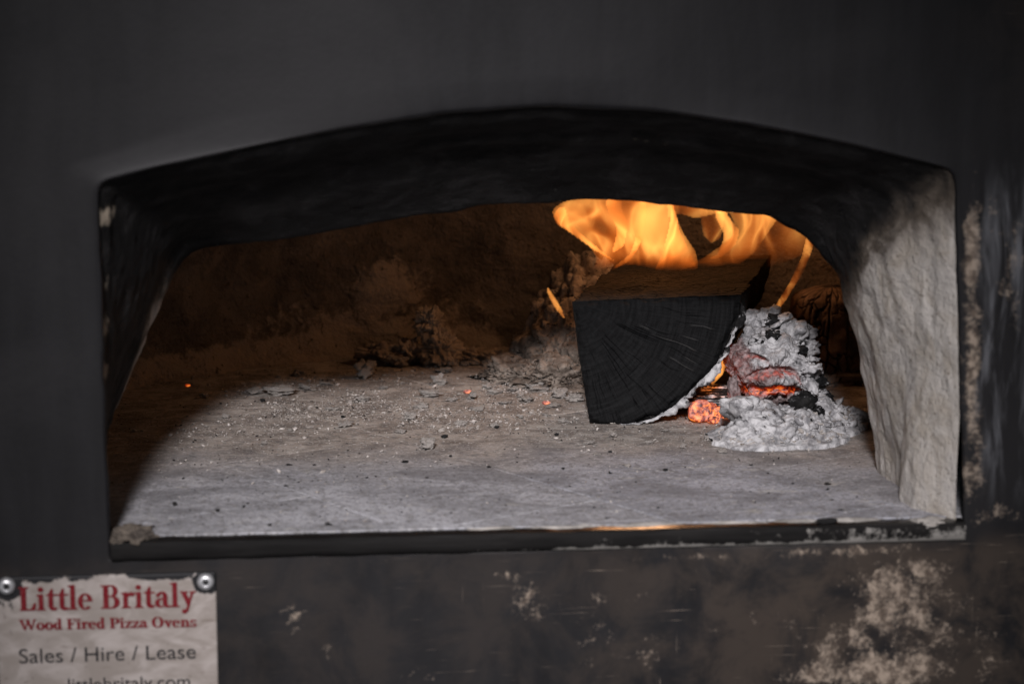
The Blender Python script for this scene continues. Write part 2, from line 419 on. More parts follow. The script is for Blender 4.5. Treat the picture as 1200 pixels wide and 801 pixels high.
inner = prof([IN[:6], IN[5:10], IN[9:14], IN[13:]], NS)
NP = len(front)
iL, iT, iR = NS[0] - 1, NS[0] + NS[1] - 2, NS[0] + NS[1] + NS[2] - 3
front = smooth_line(front, 2); inner = smooth_line(inner, 8)

# facade: rings from the mouth out to a wide sheet
bot = resample([(.2766, -.012), (-.2336, -.012)], 90)[1:-1]
loop = np.concatenate([front, bot]); NL = len(loop)
cen = np.array([.02, .10])
bx0, bx1, bz0, bz1 = -.85, .90, -.55, .75
dirs = loop - cen
tt = np.minimum(np.where(dirs[:, 0] > 0, (bx1 - cen[0]) / np.maximum(dirs[:, 0], 1e-6), (bx0 - cen[0]) / np.minimum(dirs[:, 0], -1e-6)),
                np.where(dirs[:, 1] > 0, (bz1 - cen[1]) / np.maximum(dirs[:, 1], 1e-6), (bz0 - cen[1]) / np.minimum(dirs[:, 1], -1e-6)))
outer = cen + dirs * tt[:, None]
nrm = dirs / np.linalg.norm(dirs, axis=1)[:, None]
rag = fbm(np.c_[loop, np.zeros(NL)], 60, 4, 3) * 0.0009
V = []
for dep, off in ((.0035, .0006), (.0025, .0), (.0014, .0003), (.0005, .0008), (.0, .0018)):
    q = loop + nrm * (off + rag)[:, None] if dep else loop + nrm * off
    V.append(np.c_[q[:, 0], np.full(NL, dep), q[:, 1]])
for k in range(1, 72):
    s = (k / 71.0) ** 2.0
    q = (loop + nrm * .0018) * (1 - s) + outer * s
    wob = fbm(np.c_[q, np.zeros(NL)], 5, 2, 5) * 0.0025 * min(1, k / 12)
    V.append(np.c_[q[:, 0], wob, q[:, 1]])
V = np.concatenate(V)
X, Zc = V[:, 0], V[:, 2]
WEAR = [(0.2354, -0.048, 0.028, 0.0240, .95), (0.2534, -0.0325, 0.0153, 0.0128, 0.8), (0.2122, -0.0687, 0.0128, 0.0178, 0.8), (0.2313, -0.0935, 0.0330, 0.0110, 1.2),
        (0.189, -0.0949, 0.0255, 0.0071, 0.9), (0.2728, -0.0597, 0.0204, 0.0204, 0.55), (0.2896, -0.0818, 0.0255, 0.0255, 0.45), (0.0076, -0.0417, 0.0082, 0.0133, 0.8),
        (0.0199, -0.0483, 0.0026, 0.0122, 0.9), (0.0015, -0.0284, 0.0112, 0.0041, 0.7), (-0.1277, -0.0525, 0.0046, 0.0112, 0.85), (-0.1093, -0.0698, 0.0051, 0.0041, 0.8),
        (-0.0548, -0.0883, 0.0046, 0.0051, 0.9), (-0.1589, -0.0589, 0.0082, 0.0031, 0.5), (0.0631, -0.0432, 0.0306, 0.0041, 0.45), (0.0841, -0.0809, 0.0153, 0.0153, 0.5), (0.262, -0.075, 0.03, 0.02, .6), (0.195, -0.082, 0.02, 0.012, .7), (0.15, -0.060, 0.03, 0.006, .4), (0.05, -0.07, 0.02, 0.02, .35),
        (0.2972, 0.0036, 0.0153, 0.0061, 0.8), (0.2755, 0.1599, 0.0055, 0.0330, 1.15), (0.2785, 0.093, 0.0050, 0.0430, 1.0), (0.2855, 0.1852, 0.0071, 0.0178, 0.55),
        (0.2996, 0.1545, 0.0071, 0.0255, 0.75), (0.3037, 0.1133, 0.0051, 0.0255, 0.35), (0.2835, 0.0355, 0.0051, 0.0255, 0.7), (0.2569, 0.2706, 0.0459, 0.0408, 0.12),
        (0.12, -0.019, 0.05, 0.0031, 0.5), (0.2082, -0.018, 0.0561, 0.0036, 0.7), (-0.0744, -0.0172, 0.0408, 0.0026, 0.3)]
wear = np.zeros(len(V))
for a, b, c, d, e in WEAR:
    wear = np.maximum(wear, e * np.exp(-((X - a) / c) ** 2 * .7 - ((Zc - b) / d) ** 2 * .7))
low = sstep(-.004, -.022, Zc) * (0.35 + 0.65 * sstep(-.02, .20, X))
low = np.maximum(low, sstep(.24, .34, X) * sstep(.2, .34, Zc) * .5)
wear = np.maximum(wear, (.62 + .35 * fbm(np.c_[X, Zc * .4, X * 0], 40, 3, 55)) * np.exp(-((X - .2765) / .0062) ** 2) * sstep(.208, .19, Zc) * sstep(-.01, .02, Zc))
scuff = sstep(.272, .290, X) * sstep(.225, .17, Zc) * sstep(.0, .05, Zc)
mk('facade', V, grid_faces(NL, len(V) // NL, True), FACADE, oven, {'wear': wear, 'low': low, 'scuff': scuff})

# plastered mouth: a throat narrowing from the facade to the inner arch
NV = 56
rows = []; soots = []; chips = []
idx = np.arange(NP)
def wseg(i0, i1, soft): return sstep(i0 - soft, i0 + soft, idx) * (1 - sstep(i1 - soft, i1 + soft, idx))
wTop = wseg(iL + 2, iR - 2, 14)
wR = sstep(iR - 14, iR + 14, idx); wL = 1 - sstep(iL - 14, iL + 14, idx)
F0 = front + (front - cen) / np.linalg.norm(front - cen, axis=1)[:, None] * .0012
DEP = .133
for k in range(NV):
    v = k / (NV - 1)
    eT = .80 * v + .20 * v ** 2.2 + .035 * math.sin(v * 11) * (1 - v)
    eR = 1 - (1 - v) ** 2.0
    eL = 1 - (1 - v) ** 1.25
    e = wTop * eT + wR * eR + wL * eL
    q = F0 + (inner - F0) * e[:, None]
    bul = .017 * math.exp(-((v - .26) / .24) ** 2) * wR * sstep(.10, .0, q[:, 1])
    q[:, 0] -= bul
    rows.append(np.c_[q[:, 0], np.full(NP, .0026 + DEP * v), q[:, 1]])
for dy, off in ((.004, .0012), (.0075, .005), (.009, .012), (.0095, .05), (.0095, .30)):
    n2 = (inner - cen) / np.linalg.norm(inner - cen, axis=1)[:, None]
    q = inner + n2 * off
    q[:, 1] = np.where(inner[:, 1] < 0, inner[:, 1], q[:, 1])
    rows.append(np.c_[q[:, 0], np.full(NP, .0026 + DEP + dy), q[:, 1]])
V = np.concatenate(rows); nr = len(rows)
vv = np.repeat(np.minimum(np.arange(nr) / (NV - 1), 1.0), NP); ii = np.tile(idx, nr)
# uneven trowelled plaster
radial = np.c_[V[:, 0] - cen[0], np.zeros(len(V)), V[:, 2] - cen[1]]; radial /= np.linalg.norm(radial, axis=1)[:, None]
amp = sstep(.0, .12, vv) * (1 - sstep(NV + 1, NV + 3, np.repeat(np.arange(nr), NP)))
SQ = np.array([1.0, 1.0, .45])
dsp = .0045 * fbm(V * SQ, 34, 4, 21) + .0034 * (billow(V * SQ, 50, 4, 31) - .35) + .0009 * fbm(V, 150, 4, 41)
V = V + radial * (dsp * amp * (1 - .55 * np.tile(wTop, nr)))[:, None]
ridge = np.exp(-((vv - .36) / .06) ** 2) * np.tile(wTop, nr)
V = V + radial * (-.0035 * ridge * (0.6 + fbm(V, 30, 3, 77)))[:, None]
z = V[:, 2]; x = V[:, 0]
bound = .246 - .112 * vv ** .85
sR = sstep(bound - .045, bound + .008, z) + .18 * sstep(.45, .9, vv) * sstep(.06, .12, z)
sL = np.ones(len(V)) - .9 * sstep(.76, .95, vv) * sstep(.145, .11, z) * (x < 0)  # left jamb soot, worn thin at the inner edge; its lit streak is painted in too
soot = np.where(x > .15, sR, np.where(x < -.15, sL, 1.0))
soot = np.where((x > .10) & (x <= .15), np.maximum(soot, 1 - (x - .10) / .05 * 0), soot)
soot = np.maximum(soot, np.tile(1 - sstep(iR - 10, iR + 16, idx), nr) * (x > .1))
soot = np.where(np.repeat(np.arange(nr), NP) >= NV + 2, .9, soot)
chip = np.zeros(len(V))
for zz, sz, a in ((.188, .007, 1.2), (.122, .011, .95), (.098, .009, .85), (.06, .014, .75), (.15, .008, .6), (.03, .012, .6)):
    chip = np.maximum(chip, a * np.exp(-((z - zz) / sz) ** 2) * np.exp(-(vv / .22) ** 2) * (x < -.2))
chip = np.maximum(chip, .55 * ridge * np.exp(-((x - .09) / .03) ** 2))
mk('arch_lining', V, grid_faces(NP, nr), LINING, oven, {'soot': soot, 'chip': chip})

# dome
DC = (.02, .27); DRAD = .36
NT, NZ = 300, 110
th = np.linspace(0, 2 * np.pi, NT, endpoint=False)
rows = []
for k in range(NZ):
    u = k / (NZ - 1)
    if u < .45:
        rr, zz = DRAD * (1 + .012 * math.sin(u / .45 * math.pi)), -.012 + u / .45 * .112
    else:
        a = (u - .45) / .55 * math.pi / 2
        rr, zz = max(DRAD * math.cos(a), .002), .10 + .22 * math.sin(a)
    rows.append(np.c_[DC[0] + rr * np.cos(th), DC[1] + rr * np.sin(th), np.full(NT, zz)])
V = np.concatenate(rows)
rad = np.c_[V[:, 0] - DC[0], V[:, 1] - DC[1], np.zeros(len(V))]; rad /= np.maximum(np.linalg.norm(rad, axis=1)[:, None], 1e-6)
z = V[:, 2]; x = V[:, 0]
cr = np.exp(-((x + .055) / .11) ** 2) * sstep(.075, .012, z - .02 * fbm(V, 25, 3, 8)) + .8 * sstep(.028, .010, z) * (x < .05)
cr2 = np.exp(-((x + .045) / .035) ** 2 - ((z - .055) / .03) ** 2)
cr = np.clip(np.maximum(cr, cr2) * (V[:, 1] > .35), 0, 1.2)
dsp = .008 * fbm(V, 12, 4, 4) + .006 * fbm(V, 50, 5, 5, .6) + cr * (.004 + .016 * np.maximum(fbm(V, 34, 4, 6), -.1)) + .008 * sstep(.020, .0, z)
V = V - rad * dsp[:, None]
V[:, 1] = np.maximum(V[:, 1], .1445)
f = [q for q in grid_faces(NT, NZ, True) if not all(V[i][1] <= .1446 for i in q)]
mk('dome', V, f, DOME, oven, {'crust': cr})
# crusty lumps fallen against the back wall
def lump(center, radii, sub=4, amp=.2, fr=2.2, seed=0, sq=None):
    v, f = ICO[sub]
    p = v * 1.0
    d = 1 + amp * fbm(p + seed * 3.7, fr, 4, seed) + amp * .6 * (billow(p + seed, fr * 2.2, 4, seed + 50) - .3)
    p = p * d[:, None] * np.array(radii) + np.array(center)
    return p, f
for k, (x, y, z, a, b, c) in enumerate([(-.004, .563, .014, .017, .012, .017), (-.012, .570, .036, .011, .010, .013), (-.050, .575, .006, .022, .012, .010), (-.030, .572, .010, .011, .010, .011), (.022, .572, .005, .014, .011, .008), (.050, .560, .005, .016, .012, .008)]):
    p, f = lump((x, y + .006, z), (a * .95, b, c * .95), 6, .75, 2.6, 100 + k)
    mk('crust_lump', p, f, CRUST, oven)

# hearth: stone tiles laid on the slant with ash in the joints
slab = mk('hearth', [(-.42, .0125, -.0008), (.46, .0125, -.0008), (.46, .70, -.0008), (-.42, .70, -.0008), (-.42, .0125, -.03), (.46, .0125, -.03), (.46, .70, -.03), (-.42, .70, -.03)],
          [(0, 1, 2, 3), (4, 7, 6, 5), (0, 4, 5, 1), (1, 5, 6, 2), (2, 6, 7, 3), (3, 7, 4, 0)], GROUT, oven, smooth=False)
def clip(poly, n, d):
    out = []
    for a, b in zip(poly, poly[1:] + poly[:1]):
        da, db = a[0] * n[0] + a[1] * n[1] - d, b[0] * n[0] + b[1] * n[1] - d
        if da >= 0: out.append(a)
        if (da >= 0) != (db >= 0):
            t = da / (da - db); out.append((a[0] + t * (b[0] - a[0]), a[1] + t * (b[1] - a[1])))
    return out
ca, sa = math.cos(R(31)), math.sin(R(31))
for iu in range(-4, 6):
    for iv in range(-3, 5):
        u0, u1 = -.0485 + .14 * iu, -.0485 + .14 * (iu + 1)
        sh = .117 * (iu % 2)
        v0, v1 = .029 + sh + .234 * iv, .029 + sh + .234 * (iv + 1)
        pol = [(u * ca - v * sa, u * sa + v * ca) for u, v in ((u0, v0), (u1, v0), (u1, v1), (u0, v1))]
        for n, d in (((0, 1), .0085), ((1, 0), -.41), ((-1, 0), -.45), ((0, -1), -.69)):
            if pol: pol = clip(pol, n, d)
        if len(pol) < 3: continue
        pa = np.array(pol); c0 = pa.mean(0)
        if np.ptp(pa[:, 0]) * np.ptp(pa[:, 1]) < .0002: continue
        dz = random.uniform(-.0002, .0002); nn = len(pa)
        dirc = (c0 - pa) / np.maximum(np.linalg.norm(c0 - pa, axis=1)[:, None], 1e-6)
        vs_ = []
        for ins, zz in ((.0002, -.02), (.0002, -.0008), (.0006, -.0001), (.0014, 0.0)):
            q = pa + dirc * ins; vs_.append(np.c_[q, np.full(nn, zz + dz)])
        vs_ = np.concatenate(vs_)
        fc = [(j * nn + i, j * nn + (i + 1) % nn, (j + 1) * nn + (i + 1) % nn, (j + 1) * nn + i) for j in range(3) for i in range(nn)]
        fc.append(tuple(3 * nn + i for i in range(nn)))
        mk('hearth_tile', vs_, fc, random.choice(HEARTH), slab, smooth=False)

# steel lip under the mouth
NXS = 260
xs = np.linspace(-.2332, .2762, NXS)
pr = [(.0088, -.012), (.0086, -.0020), (.0082, -.0008), (.006, -.0009), (.002, -.0011), (-.0015, -.0014), (-.0030, -.0020), (-.0038, -.0032), (-.0041, -.0050), (-.0041, -.0075), (-.0038, -.0098), (-.0028, -.0118), (-.0010, -.0130), (.003, -.0140)]
V = []; we = []
for j, (py, pz) in enumerate(pr):
    P = np.c_[xs, np.full(NXS, py), np.full(NXS, pz)]
    nz = fbm(np.c_[xs, np.zeros(NXS), np.full(NXS, j * .05)], 45, 3, 12)
    P[:, 1] += .0006 * nz; P[:, 2] += .0005 * fbm(P, 60, 3, 14)
    V.append(P)
    base = .80 * math.exp(-((pz + .0122) / .0022) ** 2) + (.30 if pz < -.0025 else 0)
    we.append(base * (.25 + .75 * sstep(-.06, .06, xs)) + .45 * sstep(.10, .24, xs) * math.exp(-((pz + .006) / .005) ** 2) + (.45 * sstep(.02, .10, xs) if py > .005 else 0))
mk('sill_plate', np.concatenate(V), grid_faces(NXS, len(pr)), SILL, oven, {'wear': np.concatenate(we)})
# mortar crumbling in the left corner and along the tile edge
p, f = lump((-.2240, .014, -.0012), (.015, .015, .0048), 6, .55, 3.0, 61)
mk('corner_mortar', p, f, MORTAR, oven)
p, f = lump((.2555, .004, -.0030), (.012, .008, .0034), 6, .45, 2.2, 62)
mk('corner_mortar', p, f, GROUT, oven)
for k, (x, w) in enumerate([(.035, .030), (.085, .034), (.135, .026), (.175, .02), (-.01, .02), (.21, .024)]):
    p, f = lump((x, .0078, -.0022), (w, .0030, .0023), 3, .5, 2.4, 70 + k)
    mk('edge_mortar', p, f, GROUT, oven)

# ------------------------------------------------------------------ printed metal sign
sign = thing('metal_sign', 'grimy white metal sign with red and black lettering screwed below the oven mouth', 'sign', (-.2365, -.0012, -.0205))
SX, SZ = -.2365, -.0205
def loc(p): return np.asarray(p, float) - np.array([SX, -.0012, SZ])
nx, nz = 150, 110
x0, x1, z0, z1 = -.3000, -.1731, -.1085, -.0205
gx, gz = np.meshgrid(np.linspace(x0, x1, nx), np.linspace(z0, z1, nz))
edge = np.minimum.reduce([gx - x0, x1 - gx, gz - z0, z1 - gz])
V = np.c_[gx.ravel(), (-.0026 + .0004 * (edge < 1e-6)).ravel(), gz.ravel()]
V[:, 1] -= .0006 * fbm(V, 18, 2, 9)
dt = z1 - V[:, 2]
paint = 1.0 * sstep(.0085, .0, dt) * (.62 + .75 * fbm(V, 55, 2, 15)) + .25 * sstep(.004, .0, dt)
for sx, sz, r in ((-.2935, -.0254, .0085), (-.1790, -.0259, .0072)):
    paint = np.maximum(paint, 1.35 * sstep(r * 1.5, r * .6, np.hypot(V[:, 0] - sx, V[:, 2] - sz)))
paint = np.maximum(paint, .8 * np.exp(-((V[:, 0] + .297) / .0055) ** 2) * sstep(-.055, -.03, V[:, 2]))
paint = np.maximum(paint, .62 * np.exp(-((V[:, 0] + .291) / .006) ** 2 - ((V[:, 2] + .036) / .008) ** 2))
paint = np.maximum(paint, .45 * np.exp(-((V[:, 0] + .293) / .004) ** 2 - ((V[:, 2] + .053) / .004) ** 2))
paint = np.maximum(paint, .35 * np.exp(-((V[:, 0] + .178) / .005) ** 2 - ((V[:, 2] + .079) / .004) ** 2))
f = grid_faces(nx, nz)
bl = len(V); ring = [i for i in range(nx)] + [j * nx + nx - 1 for j in range(1, nz)] + [(nz - 1) * nx + i for i in range(nx - 2, -1, -1)] + [j * nx for j in range(nz - 2, 0, -1)]
bk = V[ring].copy(); bk[:, 1] = .0006
V2 = np.concatenate([V, bk]); nrg = len(ring)
f += [(ring[i], bl + i, bl + (i + 1) % nrg, ring[(i + 1) % nrg]) for i in range(nrg)]
mk('panel', loc(V2), f, PLATE, sign, {'paint': np.r_[paint, np.ones(nrg)]})

# serif letters drawn as strokes; cap height 1
def q4(x0, y0, x1, y1): return [(x0, y0), (x1, y0), (x1, y1), (x0, y1)]
def arc(cx, cy, rx, ry, wx, wy, a0, a1, n=22):
    out = []
    for k in range(n):
        a, b = R(a0 + (a1 - a0) * k / n), R(a0 + (a1 - a0) * (k + 1) / n)
        out.append([(cx + rx * math.cos(a), cy + ry * math.sin(a)), (cx + rx * math.cos(b), cy + ry * math.sin(b)),
                    (cx + (rx - wx) * math.cos(b), cy + (ry - wy) * math.sin(b)), (cx + (rx - wx) * math.cos(a), cy + (ry - wy) * math.sin(a))])
    return ('arc', out)
def ball(cx, cy, r): return [(cx + r * math.cos(a), cy + r * math.sin(a)) for a in np.linspace(0, 2 * math.pi, 16, endpoint=False)]
def foot(x0, x1, y=0.0, up=True):
    m_ = (x1 - x0) * .25; s = .055
    return [(x0, y), (x1, y), (x1, y + s * .7), (x1 - m_, y + s * 1.5), (x0 + m_, y + s * 1.5), (x0, y + s * .7)] if up else \
           [(x0, y), (x0, y - s * .7), (x0 + m_, y - s * 1.5), (x1 - m_, y - s * 1.5), (x1, y - s * .7), (x1, y)]
GL = {
 'L': ([q4(.10, 0, .29, 1), q4(.05, 0, .64, .07), foot(0, .40, 1, False), [(.50, .07), (.66, .0), (.70, .32), (.65, .32)]], .74),
 'i': ([q4(.09, 0, .26, .66), foot(0, .36), [(0, .60), (.12, .58), (.26, .69), (.2, .69), (0, .65)], ball(.17, .88, .105)], .40),
 't': ([[(.10, .15), (.27, .15), (.27, .9), (.22, .9), (.10, .68)], q4(.0, .60, .44, .67), arc(.29, .18, .19, .20, .165, .10, 180, 330)], .46),
 'l': ([q4(.09, 0, .26, 1.04), foot(0, .36), [(0, .97), (.12, .95), (.26, 1.05), (.2, 1.05), (0, 1.02)]], .40),
 'e': ([arc(.29, .33, .29, .35, .17, .06, 0, 318), q4(.10, .335, .56, .39)], .64),
 'B': ([q4(.10, 0, .29, 1), q4(.0, 0, .44, .065), q4(.0, .935, .44, 1), q4(.2, .49, .45, .55), arc(.42, .745, .27, .255, .18, .062, -90, 90), arc(.43, .275, .33, .275, .20, .062, -90, 90)], .84),
 'r': ([q4(.09, 0, .26, .66), foot(0, .40), [(0, .60), (.12, .58), (.26, .69), (.2, .69), (0, .65)], arc(.40, .44, .17, .245, .10, .10, 70, 165), ball(.45, .585, .088)], .55),
 'a': ([q4(.33, .06, .50, .47), arc(.29, .47, .21, .21, .165, .06, 0, 150), ball(.12, .52, .075), arc(.23, .19, .23, .20, .165, .055, 55, 300), q4(.20, .34, .40, .39), [(.40, .0), (.62, .0), (.62, .07), (.45, .12)]], .65),
 'y': ([[(.05, .62), (.24, .62), (.42, .14), (.33, -.02)], [(.48, .62), (.555, .62), (.295, -.22), (.22, -.20)], ball(.17, -.19, .095), foot(0, .32, .66, False), foot(.40, .66, .66, False)], .67),
 'W': ([[(.06, 1), (.27, 1), (.49, .0), (.42, .0)], [(.42, 0), (.49, 0), (.72, .86), (.66, .86)], [(.56, 1), (.77, 1), (.99, 0), (.92, 0)], [(.92, 0), (.98, 0), (1.26, 1), (1.18, 1)], foot(0, .36, 1, False), foot(.5, .84, 1, False), foot(1.08, 1.36, 1, False)], 1.36),
 'o': ([arc(.31, .33, .31, .35, .18, .06, 0, 360, 32)], .67),
 'O': ([arc(.44, .5, .44, .52, .21, .06, 0, 360, 36)], .94),
 'd': ([arc(.28, .33, .28, .35, .18, .06, 0, 360, 30), q4(.38, 0, .55, 1.04), [(.28, .97), (.40, .95), (.55, 1.05), (.28, 1.02)], q4(.5, 0, .66, .065)], .71),
 'F': ([q4(.10, 0, .29, 1), foot(0, .42), q4(0, .935, .66, 1), q4(.2, .48, .48, .55), [(.58, .95), (.66, .95), (.68, .70), (.64, .70)], [(.44, .38), (.49, .38), (.49, .66), (.44, .66)]], .74),
 'P': ([q4(.10, 0, .29, 1), foot(0, .42), q4(0, .935, .44, 1), q4(.2, .42, .44, .48), arc(.42, .71, .32, .29, .20, .062, -90, 90)], .78),
 'z': ([q4(.03, .585, .52, .66), q4(.02, 0, .53, .075), [(.34, .60), (.51, .60), (.20, .06), (.02, .06)], q4(.03, .46, .08, .62), q4(.48, .04, .53, .22)], .58),
 'v': ([[(.05, .62), (.24, .62), (.40, .13), (.31, -.01)], [(.48, .62), (.55, .62), (.37, -.01), (.31, -.01)], foot(0, .32, .66, False), foot(.40, .66, .66, False)], .66),
 'n': ([q4(.09, 0, .26, .66), foot(0, .35), [(0, .60), (.12, .58), (.26, .69), (0, .65)], arc(.40, .42, .23, .26, .165, .10, 0, 140), q4(.465, 0, .63, .43), foot(.38, .72)], .75),
 's': ([arc(.24, .50, .21, .18, .13, .06, 25, 275), arc(.25, .17, .22, .185, .14, .06, -155, 95), q4(.41, .46, .46, .64), q4(.03, .04, .08, .22)], .52),
 ' ': ([], .32)}
def serif_line(text, x0, x1, zb0, cap, dz, bold):
    adv = sum(GL[c][1] for c in text); sc = (x1 - x0) / adv
    V = []; F = []; pen = 0; lay = 0
    for c in text:
        for st in GL[c][0]:
            lay += 1; lv = -.0034 - (lay % 9) * 1.5e-5
            polys = st[1] if isinstance(st, tuple) else [st]
            polys = polys + [[(a + bold, b) for a, b in pl] for pl in polys]
            for pl in polys:
                b = len(V); lv -= 4e-7
                for px, pz in pl:
                    V.append((x0 + (pen + px) * sc, lv, zb0 + pz * cap + dz * ((pen + px) / adv)))
                F.append(tuple(range(b, b + len(pl))))
        pen += GL[c][1]
    return V, F
for tx, a, b, zb, cap, dz, lab in (('Little Britaly', -.2872, -.1850, -.0404, .0142, -.0002, 'red serif words Little Britaly'), ('Wood Fired Pizza Ovens', -.2876, -.1850, -.0520, .0064, -.0008, 'red serif words Wood Fired Pizza Ovens')):
    V, F = serif_line(tx, a, b, zb, cap, dz, .035 if cap > .01 else .06)
    o = mk('lettering', loc(V), F, RED_INK, sign, smooth=False); o['label'] = lab
def sans_line(text, x0, x1, zb, cap, lab):
    cu = bpy.data.curves.new('lettering', 'FONT'); cu.body = text; cu.size = 1.0
    to = bpy.data.objects.new('lettering_tmp', cu); C.objects.link(to)
    bpy.context.view_layer.update()
    me = to.evaluated_get(bpy.context.evaluated_depsgraph_get()).to_mesh()
    P = np.array([v.co[:] for v in me.vertices]); F = [tuple(p.vertices) for p in me.polygons]
    to.to_mesh_clear(); bpy.data.objects.remove(to); bpy.data.curves.remove(cu)
    px0, px1 = P[:, 0].min(), P[:, 0].max()
    V = np.c_[x0 + (P[:, 0] - px0) / (px1 - px0) * (x1 - x0), np.full(len(P), -.0034), zb + P[:, 1] / .70 * cap]
    o = mk('lettering', loc(V), F, BLACK_INK, sign, smooth=False); o['label'] = lab
sans_line('Sales / Hire / Lease', -.2880, -.1858, -.0720, .0088, 'grey sans serif words Sales / Hire / Lease')
sans_line('littlebritaly.com', -.2603, -.1895, -.0893, .0074, 'grey web address line cut at the bottom')
for sx, sz in ((-.2935, -.0254), (-.1790, -.0259)):
    pr = [(.0050, .0012), (.0050, -.0005), (.0046, -.0018), (.0038, -.0026), (.0028, -.0030), (.0021, -.0030), (.0019, -.0028), (.0018, -.0008), (.0001, -.0008)]
    n = 36; V = []
    for r_, y_ in pr:
        for k in range(n):
            a = 2 * math.pi * k / n; rr = r_
            if r_ < .00195 and r_ > .001: rr = r_ * (math.cos(math.pi / 6) / math.cos((a % (math.pi / 3)) - math.pi / 6)) * 1.05
            V.append((sx + rr * math.cos(a), -.0030 + y_, sz + rr * math.sin(a)))
    s = mk('screw', loc(V), grid_faces(n, len(pr) , True), STEEL, sign)
    V = [(sx + .00205 * math.cos(a), -.00425, sz + .00205 * math.sin(a)) for a in np.linspace(0, 2 * math.pi, 6, endpoint=False)]
    mk('screw_socket', loc(V), [tuple(range(6))], SOCKET, s, smooth=False)

# ------------------------------------------------------------------ the big charred quarter log
LOGB = np.array([.108, .31, 0.0])
log = thing('charred_log', 'large black charred quarter log with sawn end facing the oven mouth', 'log', tuple(LOGB))
AX = np.array([math.sin(R(19)), math.cos(R(19)), 0.0]); LLEN = .195
pith = np.array([.0766, .0895])
NA = 560
angs = np.linspace(R(1.5), R(-82), NA)
Rad = np.interp(-np.degrees(angs), [-1.5, 4, 12, 24, 35, 45, 55, 65, 74, 82], [.1245, .1235, .1198, .1155, .110, .1062, .1035, .1000, .0946, .0893])
Rad = Rad + .0014 * fbm(np.c_[np.cos(angs) * .1, np.sin(angs) * .1, angs * 0], 60, 4, 2)
nrr = 110
rr = np.linspace(.0, 1, nrr)
A2, R2 = np.meshgrid(angs, rr)
RR = R2 * Rad[None, :]
px = pith[0] + RR * np.cos(A2); pz = pith[1] + RR * np.sin(A2)
P = np.c_[px.ravel(), pz.ravel(), np.zeros(px.size)]
dep = .0006 * fbm(P, 240, 3, 5) + .0012 * fbm(P, 25, 3, 6)
a_ = A2.ravel(); r_ = RR.ravel()
wv = .030 * fbm(np.c_[r_, a_ * .2, a_ * 0], 60, 3, 7)
ash = np.zeros(len(P)); crk = np.zeros(len(P))
cr = random.Random(3)
for k in range(30):
    ac = R(-cr.uniform(4, 79)); ra = cr.uniform(.03, .085); rb = ra + cr.uniform(.015, .045); w = cr.uniform(.00013, .00026)
    d = np.abs((a_ + wv - ac)) * r_
    m_ = np.exp(-(d / w) ** 2) * sstep(ra, ra + .008, r_) * sstep(rb, rb - .012, r_)
    crk = np.maximum(crk, m_)
for ac, ra, rb in ((-11.5, .086, .108), (-17.5, .082, .099), (-22, .060, .100), (-26.5, .090, .104), (-30, .080, .105), (-20, .050, .062)):
    d = np.abs((a_ + wv * .6 - R(ac))) * r_
    ash = np.maximum(ash, .22 * np.exp(-(d / .00026) ** 2) * sstep(ra, ra + .006, r_) * sstep(rb, rb - .006, r_))
dep = dep + crk * .0016 - ash * .0003
ed = np.minimum.reduce([(Rad[None, :] - RR).ravel(), np.abs(r_ * np.sin(R(1.5) - a_)), np.abs(r_ * np.sin(a_ - R(-82)))])
dep = dep + (.004 + .004 * fbm(P, 120, 3, 88)) * (1 - sstep(0, .0060, ed + .0020 * fbm(P, 160, 3, 89))) ** 2
tilt = (pz.ravel() - .045) * .10
V = np.c_[px.ravel(), .31 + dep + tilt, pz.ravel()]
mk('sawn_end', V - LOGB, grid_faces(NA, nrr), CHAR_END, log, {'ash': ash, 'ang': a_, 'rad': r_})
# sides
border = np.concatenate([np.linspace([pith[0], pith[1]], [px[-1, 0], pz[-1, 0]], 60)[:-1], np.c_[px[-1], pz[-1]], np.linspace([px[-1, -1], pz[-1, -1]], [pith[0], pith[1]], 50)[1:-1]])
nb = len(border); c2 = np.array([.118, .06]); rows = []
nbr = (border - c2) / np.linalg.norm(border - c2, axis=1)[:, None]
NLN = 90
for k in range(NLN):
    t = k / (NLN - 1); L = t * LLEN
    q = border.copy()
    P = np.c_[q * np.array([1, 1]), np.full(nb, L)]
    o_ = .0036 * fbm(P, 36, 5, 9, .6) + .0016 * (worley(P * np.array([1, 1, .5]), 70, 4)[1] - .5)
    q = q + nbr * (o_ * (.35 + .65 * sstep(0, .06, t)))[:, None] * 1.2
    shrink = 1 - .10 * sstep(.9, 1.0, t)
    q = c2 + (q - c2) * shrink
    y0 = .31 + .004 * (k == 0) + (border[:, 1] - .045) * .10 * (1 - t)
    rows.append(np.c_[q[:, 0] + AX[0] * L, y0 + .0015 + AX[1] * L, q[:, 1] + .010 * t])
V = np.concatenate(rows)
tv = np.repeat(np.linspace(0, 1, NLN), nb); bi = np.tile(np.arange(nb), NLN)
isarc = (bi >= 60) & (bi < 60 + NA - 2)
ash = np.where(isarc, .35 * sstep(.12, .0, tv), .12)
fcs = grid_faces(nb, NLN, True) + [tuple((NLN - 1) * nb + i for i in range(nb))]
mk('charred_side', V - LOGB, fcs, BARK, log, {'ash': ash})
